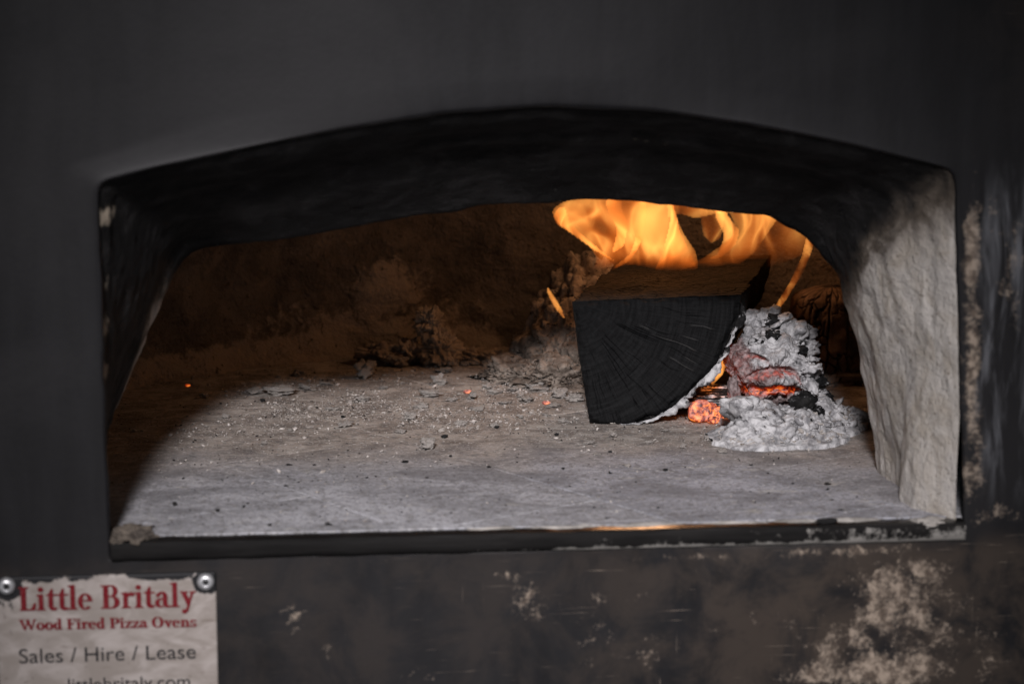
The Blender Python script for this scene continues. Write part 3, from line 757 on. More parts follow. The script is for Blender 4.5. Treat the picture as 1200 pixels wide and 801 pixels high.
# curled, ash-whitened bark strips round the curved edge
def strip(a0, a1, thick, depth, seed, out=.001):
    n = 70; aa = np.linspace(R(a0), R(a1), n)
    Rb = np.interp(aa[::-1], angs[::-1], Rad[::-1])[::-1]
    fr = fbm(np.c_[aa * .12, np.zeros(n), np.full(n, seed)], 70, 4, seed)
    taper = np.sin(np.linspace(0, np.pi, n)) ** .5
    sec = [(0, 0), (.35, -.25), (.8, -.15), (1, .2), (.9, .8), (.4, 1.0), (0, .9)]
    rows = []
    for so, sd in sec:
        r2 = Rb + out - .001 + thick * so * taper * (.75 + 1.5 * fr)
        yy = .3105 + sd * depth * (.7 + .8 * np.abs(fr)) + .0035 * fr
        x_, z_ = pith[0] + r2 * np.cos(aa), pith[1] + r2 * np.sin(aa)
        z_ = np.maximum(z_, .0003)
        rows.append(np.c_[x_, yy + (z_ - .045) * .10, z_])
    V = np.concatenate(rows)
    V = V + .0010 * np.c_[fbm(V, 200, 3, seed), fbm(V, 200, 3, seed + 1), fbm(V, 200, 3, seed + 2)]
    V[:, 2] = np.maximum(V[:, 2], .0002)
    return V, grid_faces(n, len(sec))
for k, (a0, a1, th_, dp) in enumerate([(-1, -12, .0065, .018), (-9, -17, .0045, .012), (-16, -23, .0060, .016), (-22, -34, .0070, .020), (-33, -41, .0050, .014), (-40, -52, .0085, .022), (-51, -60, .0060, .016), (-60, -69, .0038, .012)]):
    V, F = strip(a0, a1, th_, dp, 300 + 7 * k)
    ashv = np.clip(.66 + .6 * fbm(V, 80, 3, 400 + k), 0, 1) * (0.55 if k == 0 else 1)
    mk('bark_strip', V - LOGB, F, BURNT, log, {'ash': ashv})

# ------------------------------------------------------------------ embers and ash right of the log
def burnt_lump(name, center, radii, sub, amp, fr, seed, parent, base, ashf, extra=None):
    v, f = ICO[sub]
    p = v.copy()
    d = 1 + amp * fbm(p + seed * 1.37, fr, 5, seed) + amp * .9 * (billow(p + seed * .31, fr * 1.7, 5, seed + 20) - .33)
    f1, f2, cid = worley(p + seed, fr * 2.4, seed)
    d = d + amp * .35 * (cid - .5) * sstep(.02, .22, f2 - f1)
    p = p * d[:, None] * np.array(radii)
    at = {'ash': np.clip(ashf(v, p), 0, 1), 'red': np.zeros(len(p)), 'glow': np.zeros(len(p))}
    p = p + np.array(center)
    if extra: p = extra(p, v, at)
    p[:, 2] = np.maximum(p[:, 2], .0004)
    return mk(name, p - np.array(base), f, BURNT, parent, at)

EB = (.217, .305, 0)
emb = thing('ember_log', 'crumbling red hot log end cloaked in grey ash beside the black log', 'log', EB)
def ember_extra(p, v, at):
    x, y, z = p.T
    frontness = sstep(.1, -.5, v[:, 1])
    n = fbm(p, 90, 3, 5) * .0022
    for z0, curv, x0, xw, dp, wd, gl in ((.0445, 22, .219, .020, .010, .0026, .35), (.0300, 10, .220, .024, .011, .0026, 1.0), (.053, 30, .206, .008, .004, .0016, .25)):
        zc = z0 - curv * (x - x0) ** 2 + n
        d = z - zc
        w = np.exp(-(d / wd) ** 2) * np.exp(-((x - x0) / xw) ** 4) * frontness
        p[:, 1] += dp * w
        at['glow'] = np.maximum(at['glow'], gl * np.exp(-((d + wd * .9) / (wd * .75)) ** 2) * np.exp(-((x - x0) / xw) ** 4) * frontness)
        at['ash'] = at['ash'] * (1 - np.clip(1.3 * w, 0, 1))
    leftness = sstep(-.35, -.85, v[:, 0])
    at['red'] = np.clip(.9 * leftness + .75 * frontness * sstep(.060, .045, z), 0, 1)
    at['glow'] = np.maximum(at['glow'], .10 * leftness * sstep(.065, .04, z))
    at['ash'] = at['ash'] * (1 - .9 * leftness)
    return p
burnt_lump('ember_core', (.219, .318, .040), (.0275, .048, .0265), 7, .28, 1.5, 5, emb, EB, lambda v, p: .30 + .65 * sstep(-.45, .35, v[:, 2] + .35 * v[:, 0] + .4 * fbm(v, 3, 3, 2)), ember_extra)
def cluster(spec, sub=4, amp=.38):
    """many rounded crumbly clods pressed together: one crust"""
    VV, FF, AA = [], [], []; nvv = 0; g_ = random.Random(int(spec[0][0] * 1e5))
    for k, (cx, cy, cz, r_) in enumerate(spec):
        v, f = ICO[sub]
        sd = 700 + k * 3
        w1, w2, wc = worley(v + k * 2.3, 2.1, sd)
        p = v * (1 + amp * fbm(v + k * 1.9, 1.3, 5, sd, .5) - amp * .6 * (billow(v + k, 2.2, 5, sd + 1, .5) - .33) + amp * .55 * (wc - .5))[:, None]
        p = p * np.array([g_.uniform(.75, 1.35), g_.uniform(.75, 1.35), g_.uniform(.40, .85)]) * r_
        M3 = np.array((Matrix.Rotation(g_.uniform(0, 6.28), 3, 'Z') @ Matrix.Rotation(g_.uniform(-.7, .7), 3, 'X') @ Matrix.Rotation(g_.uniform(-.7, .7), 3, 'Y')))
        p = p @ M3.T + np.array([cx, cy, cz]); p[:, 2] = np.maximum(p[:, 2], .0004)
        VV.append(p); FF += [tuple(i + nvv for i in q) for q in f]; nvv += len(p)
        AA.append(np.clip(g_.uniform(.6, 1.0) + .35 * fbm(v, 3, 3, sd) - .35 * (wc < .08), 0, 1))
    return np.concatenate(VV), FF, np.concatenate(AA)
gq = random.Random(17)
def along(path, n, jit, r0, r1):
    q = resample(path, n); out = []
    for c_ in q: out.append((c_[0] + gq.gauss(0, jit), c_[1] + gq.gauss(0, jit), max(c_[2] + gq.gauss(0, jit * .7), .002), gq.uniform(r0, r1)))
    return out
spec = along([(.240, .345, .070), (.236, .335, .060), (.231, .318, .054), (.226, .302, .055)], 15, .0062, .005, .0105) + along([(.243, .335, .058), (.248, .322, .040), (.253, .310, .022)], 20, .0065, .005, .0105) + along([(.214, .298, .0600), (.234, .290, .049), (.246, .286, .032)], 14, .003, .0045, .008)
V, F, A_ = cluster(spec, 4, .62)
mk('ash_crust', V - np.array(EB), F, BURNT, emb, {'ash': A_})
def red_extra(p, v, at):
    at['red'] = np.ones(len(p)) * .8; at['glow'] = .25 * sstep(.3, -.6, v[:, 2] + .5 * fbm(v, 4, 3, 2)); return p
burnt_lump('red_flake', (.192, .292, .024), (.0045, .006, .014), 4, .5, 1.6, 21, emb, EB, lambda v, p: .1 + 0 * v[:, 0], red_extra)
burnt_lump('char_piece', (.2375, .268, .021), (.0095, .008, .0085), 4, .4, 1.6, 23, emb, EB, lambda v, p: .25 + .4 * fbm(v, 3, 3, 2))
for k, (x, y, z, r_) in enumerate([(.2215, .298, .0655, .0058), (.2420, .306, .052, .0065), (.2560, .300, .030, .0075), (.2300, .330, .071, .006), (.2635, .312, .016, .007), (.2480, .268, .014, .0055)]):
    burnt_lump('char_piece', (x, y, z), (r_, r_ * .9, r_ * .7), 4, .6, 1.7, 230 + k, emb, EB, lambda v, p: .22 + .5 * fbm(v, 3, 3, 2))
burnt_lump('char_piece', (.2275, .262, .012), (.006, .006, .006), 4, .4, 1.6, 25, emb, EB, lambda v, p: .05 + 0 * v[:, 0], red_extra)

AB = (.20, .236, 0)
spec = []
for k in range(14):
    spec.append((gq.uniform(.182, .216), gq.uniform(.226, .255), gq.uniform(.004, .010), gq.uniform(.009, .0135)))
for k in range(7):
    spec.append((gq.uniform(.186, .212), gq.uniform(.236, .258), gq.uniform(.013, .022), gq.uniform(.009, .0125)))
V, F, A_ = cluster(spec, 4, .40)
blk = tag(mk('ash_block', V - np.array(AB), F, BURNT, None, {'ash': np.clip(A_ + .25, 0, 1)}), 'white crumbling block of ash lying below the red hot log end', 'ash')
blk.location = AB
HB = (.25, .28, 0)
nh = 170
hx, hy = np.meshgrid(np.linspace(.165, .305, nh), np.linspace(.20, .39, nh))
P = np.c_[hx.ravel(), hy.ravel(), np.zeros(nh * nh)]
def bell(cx, cy, ax, ay): return np.exp(-((P[:, 0] - cx) / ax) ** 2 - ((P[:, 1] - cy) / ay) ** 2)
env = np.maximum.reduce([.013 * bell(.232, .255, .026, .036), .015 * bell(.248, .300, .028, .045), .008 * bell(.270, .298, .022, .03), .010 * bell(.200, .240, .030, .03), .010 * bell(.215, .34, .035, .05)])
hgt = env * (1 + .75 * fbm(P, 55, 5, 61)) + np.sqrt(np.maximum(env, 0)) * .055 * (worley(P, 120, 7)[1] - .55) + .006 * sstep(.001, .01, env) * billow(P, 120, 4, 62)
hgt = np.where(env < .0022, -.003, hgt)
V = np.c_[P[:, 0] + .003 * fbm(P, 110, 3, 63), P[:, 1] + .003 * fbm(P, 110, 3, 64), hgt]
at = {'ash': np.clip(.85 + .5 * fbm(P, 90, 4, 65), 0, 1), 'glow': np.zeros(len(V))}
spec = []
while len(spec) < 170:
    xx, yy = gq.uniform(.205, .290), gq.uniform(.215, .35)
    k_ = int((yy - .20) / .19 * (nh - 1)) * nh + int((xx - .165) / .14 * (nh - 1))
    if env[k_] > .003: spec.append((xx, yy, max(hgt[k_], .002), min(gq.lognormvariate(-5.9, .45), .0075)))
Vc, Fc, Ac = cluster(spec, 3, .70)
Fh = grid_faces(nh, nh) + [tuple(i + len(V) for i in q) for q in Fc]
V = np.concatenate([V, Vc]); at = {'ash': np.r_[at['ash'], np.clip(Ac + .1, 0, 1)]}
heap = tag(mk('ash_heap', V - np.array(HB), Fh, BURNT, None, at), 'spill of pale flaky ash spread around the ember log', 'ash heap')
heap.location = HB

# live coals under the curved edge of the log
def coal(loc_, rad, seed, label, rz, glow=1.0):
    v, f = ICO[4]
    p = np.sign(v) * np.abs(v) ** .6
    p = p * (1 + .35 * fbm(v + seed, 1.7, 4, seed))[:, None] * np.array(rad)
    p[:, 2] += rad[2]
    p[:, 2] = np.maximum(p[:, 2], 0)
    g = np.clip(glow * (.35 + .9 * sstep(-.5, .5, fbm(v + seed, 3.0, 4, seed + 3))), 0, 1.4)
    o = mk('glowing_coal', p, f, BURNT, None, {'ash': -.1 + .35 * fbm(v, 3, 3, seed), 'red': np.full(len(p), .6), 'glow': g * 1.5})
    o.location = loc_; o.rotation_euler = (0, 0, R(rz))
    return tag(o, label, 'coal', 'glowing coals beside the log')
coal((.1720, .3075, .0015), (.0095, .006, .0072), 3, 'bright orange cubic coal tucked under the charred log edge', 12)
coal((.1875, .3040, .0015), (.0070, .005, .0052), 6, 'small glowing coal between the cubic coal and the ash block', -20, 1.25)
coal((.1790, .3010, .0008), (.0040, .003, .0025), 9, 'tiny orange coal crumb in front of the cubic coal', 30, 1.2)
stick = thing('burnt_stick', 'short cracked burnt stick lying behind the glowing coals', 'stick', (.19, .345, 0))
v, f = ICO[6]
p = np.c_[v[:, 0] * .030, v[:, 1] * .011, v[:, 2] * .0095] * (1 + .22 * fbm(v * np.array([1, 3, 3]), 2.2, 4, 8))[:, None]
p[:, 2] += .011
mk('charred_wood', p, f, BURNT, stick, {'ash': np.clip(.30 + .8 * fbm(v * np.array([1, 4, 4]), 3, 4, 9), 0, 1), 'red': np.full(len(p), .25)})

# ------------------------------------------------------------------ cracked log behind, at right
RB = (.305, .47, 0)
rl = thing('cracked_log', 'brown fire cracked log standing behind the ash heap at the dome wall', 'log', RB)
def alligator(name, cx, cy, r, zt, seed, nu=260, nv=150, lean=0.0):
    uu = np.linspace(0, 2 * np.pi, nu, endpoint=False); rows = []; gr = []; aa = []
    for k in range(nv):
        t = k / (nv - 1); z = zt * t
        rad = r * (1 - .10 * t) * (1.0 if t < .86 else math.sqrt(max(1 - ((t - .86) / .14) ** 2 * .9, 0.03)))
        P = np.c_[np.cos(uu), np.sin(uu), np.full(nu, z / r)]
        wv = P + .12 * np.c_[fbm(P, 2.5, 3, seed), fbm(P, 2.5, 3, seed + 1), fbm(P, 2.5, 3, seed + 2)]
        f1, f2, c = worley(wv * np.array([1, 1, .62]), 4.6, seed)
        g = sstep(.11, .02, f2 - f1) * sstep(-.2, .3, fbm(P, 2, 2, seed + 9) + .2)
        # long vertical splits
        g = np.maximum(g, sstep(.055, .012, np.abs(((uu + .05 * fbm(P, 3, 3, seed + 5)) * 6 / math.pi) % 1 - .5)) * .9)
        q = rad * (1 + .10 * fbm(P, 1.6, 3, seed + 3)) - .0035 * g
        rows.append(np.c_[cx + q * np.cos(uu) + lean * z, cy + q * np.sin(uu), np.full(nu, z)]); gr.append(g)
        aa.append(np.clip(.95 * sstep(.22, .0, t) + .30, 0, 1) * np.ones(nu))
    V = np.concatenate(rows)
    fcs = grid_faces(nu, nv, True) + [tuple((nv - 1) * nu + i for i in range(nu))]
    mk(name, V - np.array(RB), fcs, ALLI, rl, {'groove': np.concatenate(gr), 'ash': np.concatenate(aa)})
alligator('charred_wood', .304, .474, .034, .076, 3, lean=.05)
alligator('charred_wood', .342, .468, .026, .060, 9, lean=.2)
p, f = lump((.325, .455, .006), (.045, .014, .007), 4, .4, 1.6, 171); p[:, 2] = np.maximum(p[:, 2], .0003)
mk('fallen_bark', p - np.array(RB), f, MOUND, rl)

# ash-buried old log left of and behind the big one
MB = (.105, .50, 0)
md = thing('ash_buried_log', 'crumbled old log buried in brown fibrous ash behind the black log', 'log', MB)
v, f = ICO[7]
p = v * (1 + .30 * fbm(v, 1.7, 5, 81) + .22 * (billow(v, 4.5, 5, 82) - .33))[:, None] * np.array([.058, .070, .085])
wl = worley(v, 9, 5); p = p + v * (.004 * (wl[2] - .5) * sstep(.02, .2, wl[1] - wl[0]))[:, None]
p = p + np.array([.116, .525, .004]); p[:, 2] = np.maximum(p[:, 2], .0004)
mk('ash_mass', p - np.array(MB), f, MOUND, md)
p, f = lump((.086, .475, .003), (.036, .036, .020), 6, .6, 1.8, 84); p[:, 2] = np.maximum(p[:, 2], .0004)
mk('ash_mass', p - np.array(MB), f, MOUND, md)
p, f = lump((.062, .505, .002), (.036, .035, .014), 6, .6, 1.8, 86); p[:, 2] = np.maximum(p[:, 2], .0004)
mk('ash_mass', p - np.array(MB), f, MOUND, md)

# ------------------------------------------------------------------ loose ash and crumbs
def bit_mesh(name, seed, mat, flat, sub=2, amp=.45, sharp=1.0):
    v, f = ICO[sub]
    p = v * (1 + amp * fbm(v + seed * 2.1, 1.5, 3, seed) + amp * .5 * (billow(v + seed, 3.5, 3, seed + 5) - .3))[:, None]
    wc = worley(v + seed, 1.9, seed)[2]
    p = p * (1 + .5 * amp * (wc - .5))[:, None] * np.array([1, .8, flat]); p[:, 2] -= p[:, 2].min() * .8
    me = bpy.data.meshes.new(name); me.from_pydata(p.tolist(), [], f); me.materials.append(mat)
    me.polygons.foreach_set('use_smooth', np.ones(len(f), dtype=bool)); me.update(); return me
ASHV = [bit_mesh('ash_chunk', 500 + k, ASHBIT, fl, 4, .95) for k, fl in enumerate((.55, .35, .8, .45, .22, .65))]
COALV = [bit_mesh('charcoal_crumb', 600 + k, COALBIT, fl, 3, .6) for k, fl in enumerate((.35, .5, .25, .6))]
CH = [(-0.0026, 0.5364, 0.0139), (-0.0387, 0.5646, 0.0151), (0.0429, 0.5079, 0.0164), (0.0644, 0.4863, 0.0139), (-0.0412, 0.3407, 0.0101), (0.0275, 0.4594, 0.0088), (-0.0098, 0.482, 0.0113), (-0.0667, 0.5187, 0.0164),
      (0.0174, 0.5674, 0.0088), (0.0807, 0.5202, 0.0088), (0.0792, 0.4177, 0.0126), (0.0494, 0.4206, 0.0063), (0.012, 0.372, 0.0088), (-0.0293, 0.3828, 0.0076), (-0.1358, 0.4496, 0.0189), (-0.1558, 0.4589, 0.0126),
      (-0.1764, 0.3572, 0.0088), (-0.1221, 0.532, 0.0088), (-0.0891, 0.3167, 0.0113), (-0.05, 0.2912, 0.0088), (-0.0349, 0.2366, 0.0126), (-0.0052, 0.3148, 0.0076), (0.0608, 0.3438, 0.0076), (0.0882, 0.399, 0.0101),
      (0.0703, 0.3169, 0.0076), (0.0791, 0.2398, 0.0088), (-0.0735, 0.4149, 0.0101), (-0.0971, 0.3827, 0.0088), (0.0408, 0.3359, 0.0063), (0.019, 0.3061, 0.0063), (-0.0048, 0.4081, 0.0063), (-0.0549, 0.4675, 0.0076),
      (0.1651, 0.2461, 0.0076), (0.1421, 0.2192, 0.0063), (0.166, 0.2027, 0.0063), (0.1207, 0.2357, 0.0063), (0.14, 0.2787, 0.0076), (0.1003, 0.2614, 0.0063), (-0.1951, 0.441, 0.0063), (-0.1292, 0.3051, 0.005),
      (-0.1471, 0.262, 0.005), (0.0801, 0.2027, 0.0057), (0.0948, 0.1633, 0.005), (0.048, 0.448, .011), (.066, .447, .012), (.030, .436, .009), (.052, .402, .010), (.012, .418, .009), (-.02, .43, .011), (-.115, .47, .014), (-.10, .49, .010), (.035, .395, .009), (.07, .378, .010)]
rr_ = random.Random(5)
for k, (x, y, s) in enumerate(CH):
    o = bpy.data.objects.new('ash_chunk', ASHV[rr_.randrange(6)]); C.objects.link(o)
    o.location = (x, y, .0002); h = s * (.50 if y > .36 else .38)
    o.scale = (h * rr_.uniform(.9, 1.2), h * rr_.uniform(.8, 1.1), h * rr_.uniform(.7, 1.1)); o.rotation_euler = (0, 0, rr_.uniform(0, 6.28))
    if y > .5: lab, grp = 'pale ash chunk at the foot of the crusted back wall', 'ash chunks along the back wall'
    elif x > .02 and y > .37: lab, grp = 'pale ash chunk at the foot of the ash buried old log', 'ash chunks before the buried log'
    elif x > .09: lab, grp = 'small ash chunk on the floor in front of the charred log', 'ash chunks before the charred log'
    elif x < -.085: lab, grp = 'ash chunk on the floor near the shaded left dome wall', 'ash chunks near the left wall'
    else: lab, grp = 'loose ash chunk on the open middle of the oven floor', 'ash chunks on the open floor'
    tag(o, lab, 'ash chunk', grp)
CO = [(-0.052, 0.1911, 0.0068), (0.0027, 0.1697, 0.004), (0.0513, 0.1597, 0.0034), (-0.1736, 0.0634, 0.0042), (-0.1415, 0.0234, 0.0036), (0.2156, 0.0979, 0.0051), (0.2082, 0.0556, 0.0034), (0.2069, 0.0283, 0.004),
      (-0.1761, 0.0585, 0.0028), (-0.2004, 0.0818, 0.0057), (-0.1065, 0.0221, 0.0046), (-0.1238, 0.1386, 0.0028), (-0.0794, 0.1468, 0.0034), (-0.132, 0.127, 0.0028), (0.1182, 0.1479, 0.0046), (0.1841, 0.1337, 0.0034),
      (0.1782, 0.1605, 0.0034), (-0.0405, 0.143, 0.0028), (-0.1557, 0.082, 0.0028), (0.0806, 0.1438, 0.004), (-.15, .42, .006), (-.09, .35, .006), (.02, .30, .005), (-.02, .27, .006), (.06, .27, .005), (-.13, .19, .004), (.09, .21, .005)]
for k, (x, y, s) in enumerate(CO):
    o = bpy.data.objects.new('charcoal_crumb', COALV[rr_.randrange(4)]); C.objects.link(o)
    o.location = (x, y, .0003); h = s * .32; o.scale = (h * rr_.uniform(.8, 1.5), h, h); o.rotation_euler = (0, 0, rr_.uniform(-.5, .5))
    if y < .10: tag(o, 'tiny black charcoal crumb on bare stone near the steel lip', 'charcoal', 'charcoal crumbs near the steel lip')
    else: tag(o, 'tiny black charcoal crumb on the floor before the ash litter', 'charcoal', 'charcoal crumbs before the ash litter')
o = bpy.data.objects.new('charcoal_flake', COALV[2]); C.objects.link(o); o.location = (.192, .0035, -.0012); o.scale = (.0065, .0028, .0055)
tag(o, 'flat black charcoal flake lying on the dark steel lip', 'charcoal')
for x, y, s, lab in ((.0095, .439, .0050, 'orange glowing spark among ash chunks on the open floor'), (.0657, .3873, .0048, 'dull red spark in the ash near the black log'),
                     (-.2104, .4903, .0034, 'lone red spark in the shadow by the left dome wall')):
    v, f = ICO[2]
    p = v * np.array([s * .7, s * .35, s * .3]); p[:, 2] += s * .25
    o = mk('glowing_spark', p, f, BURNT, None, {'ash': np.full(len(p), -.5), 'red': np.ones(len(p)), 'glow': np.full(len(p), 1.0)})
    o.location = (x, y, .0004); tag(o, lab, 'spark', 'sparks on the oven floor')
# uncountable ash crumbs and flakes: one object
def scatter(name, pts, sizes, mat, label, cat, flat=(.25, .7), seed=1):
    g = np.random.default_rng(seed); v, f = ICO[1]; f = np.array(f); n = len(pts)
    V = np.repeat(v[None], n, 0) * (1 + .35 * g.standard_normal((n, len(v), 1)).clip(-1.2, 1.2))
    V = V * np.stack([g.uniform(.7, 1.3, n), g.uniform(.5, 1.0, n), g.uniform(*flat, n)], 1)[:, None, :]
    a = g.uniform(0, 6.28, n); b = g.normal(0, .35, n)
    x = V[..., 0] * np.cos(b)[:, None] - V[..., 2] * np.sin(b)[:, None]; z = V[..., 0] * np.sin(b)[:, None] + V[..., 2] * np.cos(b)[:, None]
    X = x * np.cos(a)[:, None] - V[..., 1] * np.sin(a)[:, None]; Y = x * np.sin(a)[:, None] + V[..., 1] * np.cos(a)[:, None]
    V = np.stack([X, Y, z], 2) * sizes[:, None, None] * .5 + pts[:, None, :]
    F = (f[None] + (np.arange(n) * len(v))[:, None, None]).reshape(-1, 3)
    o = mk(name, V.reshape(-1, 3), F, mat, None, None, smooth=False)
    return tag(o, label, cat, kind='stuff')
def floor_pts(n, seed, fn):
    g = np.random.default_rng(seed); out = []
    while len(out) < n:
        c = np.c_[g.uniform(-.30, .30, 4000), g.uniform(.02, .61, 4000)]
        k = g.uniform(0, 1, 4000) < fn(c[:, 0], c[:, 1]); out.extend(c[k].tolist())
    return np.array(out[:n])
def dens(x, y):
    P = np.c_[x, y, np.zeros(len(x))]
    cl = sstep(-.25, .45, fbm(P, 16, 3, 91)) * .85 + .15
    d = np.exp(-((y - .44) / .10) ** 2) * sstep(-.24, -.14, x) + .30 * np.exp(-((y - .31) / .08) ** 2)
    d = d + .8 * np.exp(-((x - .06) / .05) ** 2 - ((y - .44) / .07) ** 2) + .7 * np.exp(-((x - .16) / .06) ** 2 - ((y - .25) / .03) ** 2)
    inside = ((x - DC[0]) ** 2 + (y - DC[1]) ** 2 < .345 ** 2) & (x < .285)
    return np.clip(d * cl, 0, 1) * inside
pts = floor_pts(18000, 3, lambda x, y: dens(x, y) + .012 * (np.abs(x - .01) < .22) * ((x - .02) ** 2 + (y - .27) ** 2 < .34 ** 2))
sz = np.clip(np.random.default_rng(4).lognormal(-7.4, .66, len(pts)), .0004, .0055)
scatter('ash_crumbs', np.c_[pts, .0004 + sz * .08], sz, ASHBIT, 'fine pale ash crumbs strewn over the back of the oven floor', 'ash', seed=5)
pts = floor_pts(2200, 13, lambda x, y: (.30 * dens(x, y) + .06) * (np.abs(x - .01) < .225 + .5 * (y > .14)))
sz = np.clip(np.random.default_rng(14).lognormal(-7.15, .5, len(pts)), .0003, .003)
scatter('charcoal_dust', np.c_[pts, .0004 + sz * .08], sz, COALBIT, 'fine black charcoal specks strewn over the oven floor', 'charcoal', seed=6)
# flakes lodged on the ash heap and ember log
g = np.random.default_rng(21)
sel = np.where((env > .003))[0]; sel = g.choice(sel, 900)
Vh = np.c_[P[sel, 0], P[sel, 1], np.maximum(hgt[sel], .0003)]
scatter('ash_flakes', Vh, np.clip(g.lognormal(-5.9, .5, 900), .0008, .008), BURNT if False else ASHBIT, 'loose light ash flakes covering the ash heap', 'ash', (.15, .5), 8)

g = np.random.default_rng(31); fv = []
for k, cfa in enumerate(((.116, .525, .004, .058, .070, .085), (.086, .475, .003, .036, .036, .020), (.062, .505, .002, .036, .035, .014))):
    d = g.standard_normal((900, 3)); d[:, 1] = -np.abs(d[:, 1]); d[:, 2] = np.abs(d[:, 2]); d /= np.linalg.norm(d, axis=1)[:, None]
    rr2 = 1 + .30 * fbm(d, 1.7, 5, 81) if k == 0 else np.ones(900)
    fv.append(np.array(cfa[:3]) + d * np.array(cfa[3:]) * (rr2 * g.uniform(.93, 1.05, 900))[:, None])
fv = np.concatenate(fv); half = g.uniform(0, 1, len(fv)) < .55
scatter('ash_flakes', fv[half], np.clip(g.lognormal(-6.2, .5, half.sum()), .0007, .006), MOUND, 'brown ash flakes clinging to the ash buried old log', 'ash', (.15, .5), 41)
nh_ = ~half & (g.uniform(0, 1, len(fv)) < .5)
scatter('charcoal_flakes', fv[nh_], np.clip(g.lognormal(-6.4, .5, nh_.sum()), .0006, .005), COALBIT, 'black charcoal slivers stuck in the ash buried old log', 'charcoal', (.12, .4), 42)

# ------------------------------------------------------------------ flames: bodies of glowing gas
def flame_body(name, outline, y0, thick, edge, mat, parent, base, step=.0010, wave=.012, seed=0):
    O = np.array(outline); O2 = np.concatenate([O, O[:1]])
    O2 = smooth_line(resample(O2, 160), 2)
    lo, hi = O2.min(0) - step, O2.max(0) + step
    nx_, nz_ = int((hi[0] - lo[0]) / step) + 2, int((hi[1] - lo[1]) / step) + 2
    gx, gz = np.meshgrid(lo[0] + np.arange(nx_) * step, lo[1] + np.arange(nz_) * step)
    p = np.c_[gx.ravel(), gz.ravel()]
    a, b = O2[:-1], O2[1:]
    ins = np.zeros(len(p), bool); dist = np.full(len(p), 9.0)
    for (ax, az), (bx, bz) in zip(a, b):
        c = ((az > p[:, 1]) != (bz > p[:, 1]))
        with np.errstate(divide='ignore', invalid='ignore'):
            xi = (bx - ax) * (p[:, 1] - az) / (bz - az if bz != az else 1e-12) + ax
        ins ^= c & (p[:, 0] < xi)
        d = np.array([bx - ax, bz - az]); t = np.clip(((p - [ax, az]) @ d) / max(d @ d, 1e-14), 0, 1)
        dist = np.minimum(dist, np.linalg.norm(p - ([ax, az] + t[:, None] * d), axis=1))
    I = ins.reshape(nz_, nx_)
    cell = I[:-1, :-1] & I[1:, :-1] & I[:-1, 1:] & I[1:, 1:]
    cnt = np.zeros((nz_, nx_), int)
    for dj in (0, 1):
        for di in (0, 1): cnt[dj:nz_ - 1 + dj, di:nx_ - 1 + di] += cell
    used = cnt > 0; bnd = used & (cnt < 4)
    h = thick * np.sqrt(np.clip(1 - (1 - np.clip(dist / edge, 0, 1)) ** 2, 0, 1)).reshape(nz_, nx_)
    h[bnd] = 0
    yc = y0 + wave * fbm(np.c_[p, np.zeros(len(p))], 22, 2, seed).reshape(nz_, nx_)
    V = []; fi = -np.ones((nz_, nx_), int); bi_ = -np.ones((nz_, nx_), int)
    for j, i in zip(*np.where(used)):
        fi[j, i] = len(V); V.append((gx[j, i], yc[j, i] - h[j, i], gz[j, i]))
        if bnd[j, i]: bi_[j, i] = fi[j, i]
        else:
            bi_[j, i] = len(V); V.append((gx[j, i], yc[j, i] + h[j, i], gz[j, i]))
    F = []
    for j, i in zip(*np.where(cell)):
        F.append((fi[j, i], fi[j, i + 1], fi[j + 1, i + 1], fi[j + 1, i]))
        F.append((bi_[j, i], bi_[j + 1, i], bi_[j + 1, i + 1], bi_[j, i + 1]))
    return mk(name, np.array(V) - np.array(base), F, mat, parent)
FA = [(0.0712, 0.1456), (0.0744, 0.1508), (0.0823, 0.1547), (0.1073, 0.1603), (0.1006, 0.1832), (0.1202, 0.1993), (0.1464, 0.2024), (0.1632, 0.1762), (0.1669, 0.1466), (0.1737, 0.1301), (0.1839, 0.1154),
      (0.1870, 0.1000), (0.1674, 0.0963), (0.1508, 0.0985), (0.1394, 0.1017), (0.1308, 0.1018), (0.1176, 0.0983), (0.1024, 0.0959), (0.1076, 0.1077), (0.1009, 0.1177), (0.0864, 0.1277), (0.0745, 0.1364)]
FB = [(0.1707, 0.0943), (0.1947, 0.105), (0.2116, 0.115), (0.223, 0.1264), (0.2181, 0.1352), (0.2145, 0.1487), (0.2207, 0.1857), (0.2479, 0.1888), (0.2655, 0.1618), (0.2625, 0.1381), (0.2491, 0.1213), (0.2391, 0.1078), (0.2235, 0.0965), (0.2017, 0.0900)]
FC = [(0.1889, 0.1643), (0.207, 0.1674), (0.2121, 0.1407), (0.2083, 0.1207), (0.2003, 0.1161), (0.1935, 0.1222), (0.1906, 0.1376)]
FD = [(0.2623, 0.136), (0.2585, 0.1315), (0.2549, 0.1154), (0.2468, 0.0961), (0.236, 0.078), (0.2297, 0.069), (0.2343, 0.0677), (0.2451, 0.0818), (0.2565, 0.1012), (0.2639, 0.1205), (0.2656, 0.1347), (0.2637, 0.1604), (0.2584, 0.1637)]
FE = [(0.0669, 0.0911), (0.0689, 0.0891), (0.0748, 0.0811), (0.0801, 0.0718), (0.0828, 0.0625), (0.0788, 0.0652), (0.0722, 0.0732), (0.0676, 0.0832)]
FG = [(0.198, 0.0496), (0.1942, 0.0439), (0.1878, 0.0336), (0.1828, 0.0226), (0.1867, 0.0205), (0.1944, 0.0282), (0.2007, 0.0431)]
FH = [(0.2225, 0.1022), (0.2325, 0.1281), (0.2391, 0.1465), (0.2525, 0.1702), (0.2802, 0.1666), (0.2933, 0.1426), (0.2918, 0.1151), (0.2816, 0.1014), (0.2643, 0.0947), (0.2436, 0.0895)]
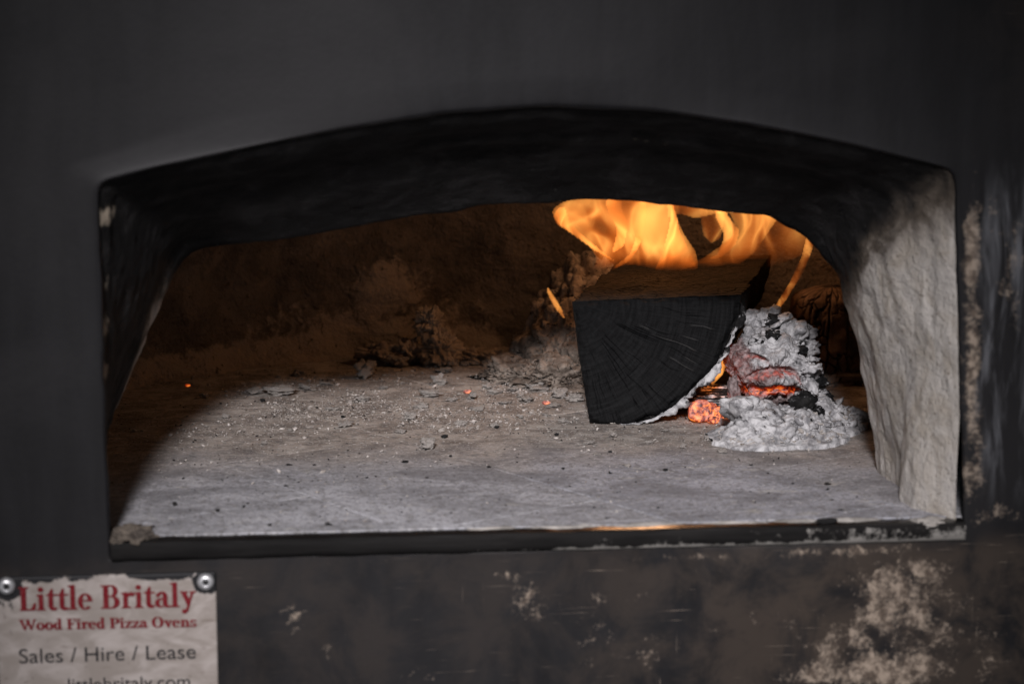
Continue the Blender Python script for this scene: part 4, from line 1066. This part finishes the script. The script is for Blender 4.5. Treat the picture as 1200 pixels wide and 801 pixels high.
FT = [(0.1607, 0.174), (0.2179, 0.1736), (0.2199, 0.1408), (0.205, 0.1393), (0.1882, 0.1354), (0.1746, 0.1396), (0.1659, 0.1357)]
FL = (.16, .42, .09)
fl = thing('flame', 'broad orange flame licking up from the top of the charred log', 'flame', FL, 'flames of the fire')
fz = lambda a: a - FL[2]
flame_body('flame_tongue', FA, .41, .021, .027, mat_flame('flame_gas', 30, 1.0, (fz(.0975), fz(.120)), 1.3), fl, FL, seed=3)
flame_body('flame_tongue', FB, .45, .016, .024, mat_flame('flame_gas_dim', 21, 1.0, (fz(.093), fz(.125)), 5.1), fl, FL, seed=5)
flame_body('flame_tongue', FC, .43, .012, .014, mat_flame('flame_gas_soft', 22, 1.0, None, 8.2), fl, FL, seed=7)
flame_body('flame_tongue', FH, .47, .012, .026, mat_flame('flame_gas_faint', 17, .9, (fz(.085), fz(.135)), 3.3), fl, FL, seed=9)
flame_body('flame_tongue', FT, .435, .010, .014, mat_flame('flame_gas_top', 34, 1.0, None, 9.4), fl, FL, seed=15)
fold = mat_flame('flame_fold', 100, 1.2, (fz(.097), fz(.125)), 2.7)
for yf, tk, ot in ((.395, .0055, [(0.0991, 0.0979), (0.1154, 0.1036), (0.1304, 0.1152), (0.1356, 0.1322), (0.1367, 0.1517), (0.1391, 0.1777), (0.1443, 0.1776), (0.144, 0.1451), (0.1402, 0.1223), (0.1325, 0.1086), (0.1155, 0.0997)]),
                   (.400, .0055, [(0.1492, 0.0999), (0.1556, 0.115), (0.1607, 0.1366), (0.1618, 0.151), (0.161, 0.1673), (0.1662, 0.1672), (0.1671, 0.1476), (0.17, 0.1312), (0.1788, 0.1147), (0.1842, 0.1034), (0.169, 0.0996)]),
                   (.392, .0050, [(0.0698, 0.1443), (0.0743, 0.1514), (0.0809, 0.152), (0.0848, 0.1402), (0.098, 0.1271), (0.113, 0.1150), (0.127, 0.1040), (0.1125, 0.1104), (0.0983, 0.1195), (0.0849, 0.1298), (0.0731, 0.1371)]),
                   (.435, .0050, [(0.2009, 0.1566), (0.2032, 0.1364), (0.2102, 0.1222), (0.205, 0.1088), (0.1929, 0.1035), (0.2098, 0.1047), (0.2212, 0.1154), (0.2238, 0.1275), (0.214, 0.1397), (0.2097, 0.1565)]),
                   (.400, .0050, [(0.1161, 0.1121), (0.1205, 0.1318), (0.1112, 0.1515), (0.1157, 0.1677), (0.1242, 0.1676), (0.1257, 0.1481), (0.131, 0.1369), (0.1272, 0.1186)])):
    flame_body('flame_tongue', ot, yf, tk, .011, fold, fl, FL, step=.0009, wave=.004, seed=int(yf * 1000))
for nm_, out, y_, lab, st in (('flame', FD, .36, 'thin curling flame rising above the ash crust of the ember log', 48), ('flame', FE, .40, 'small flame tip beside the ash buried old log', 55), ('flame', FG, .345, 'short flame between charred log and ember log', 80)):
    c = np.mean(out, 0); b = (c[0], y_, min(q[1] for q in out))
    t = thing('flame', lab, 'flame', b, 'flames of the fire')
    flame_body('flame_tongue', out, y_, .0055, .0045, mat_flame('flame_wisp', st, 1.6, None, c[0] * 90), t, b, step=.0007, wave=.004, seed=int(c[0] * 1000))
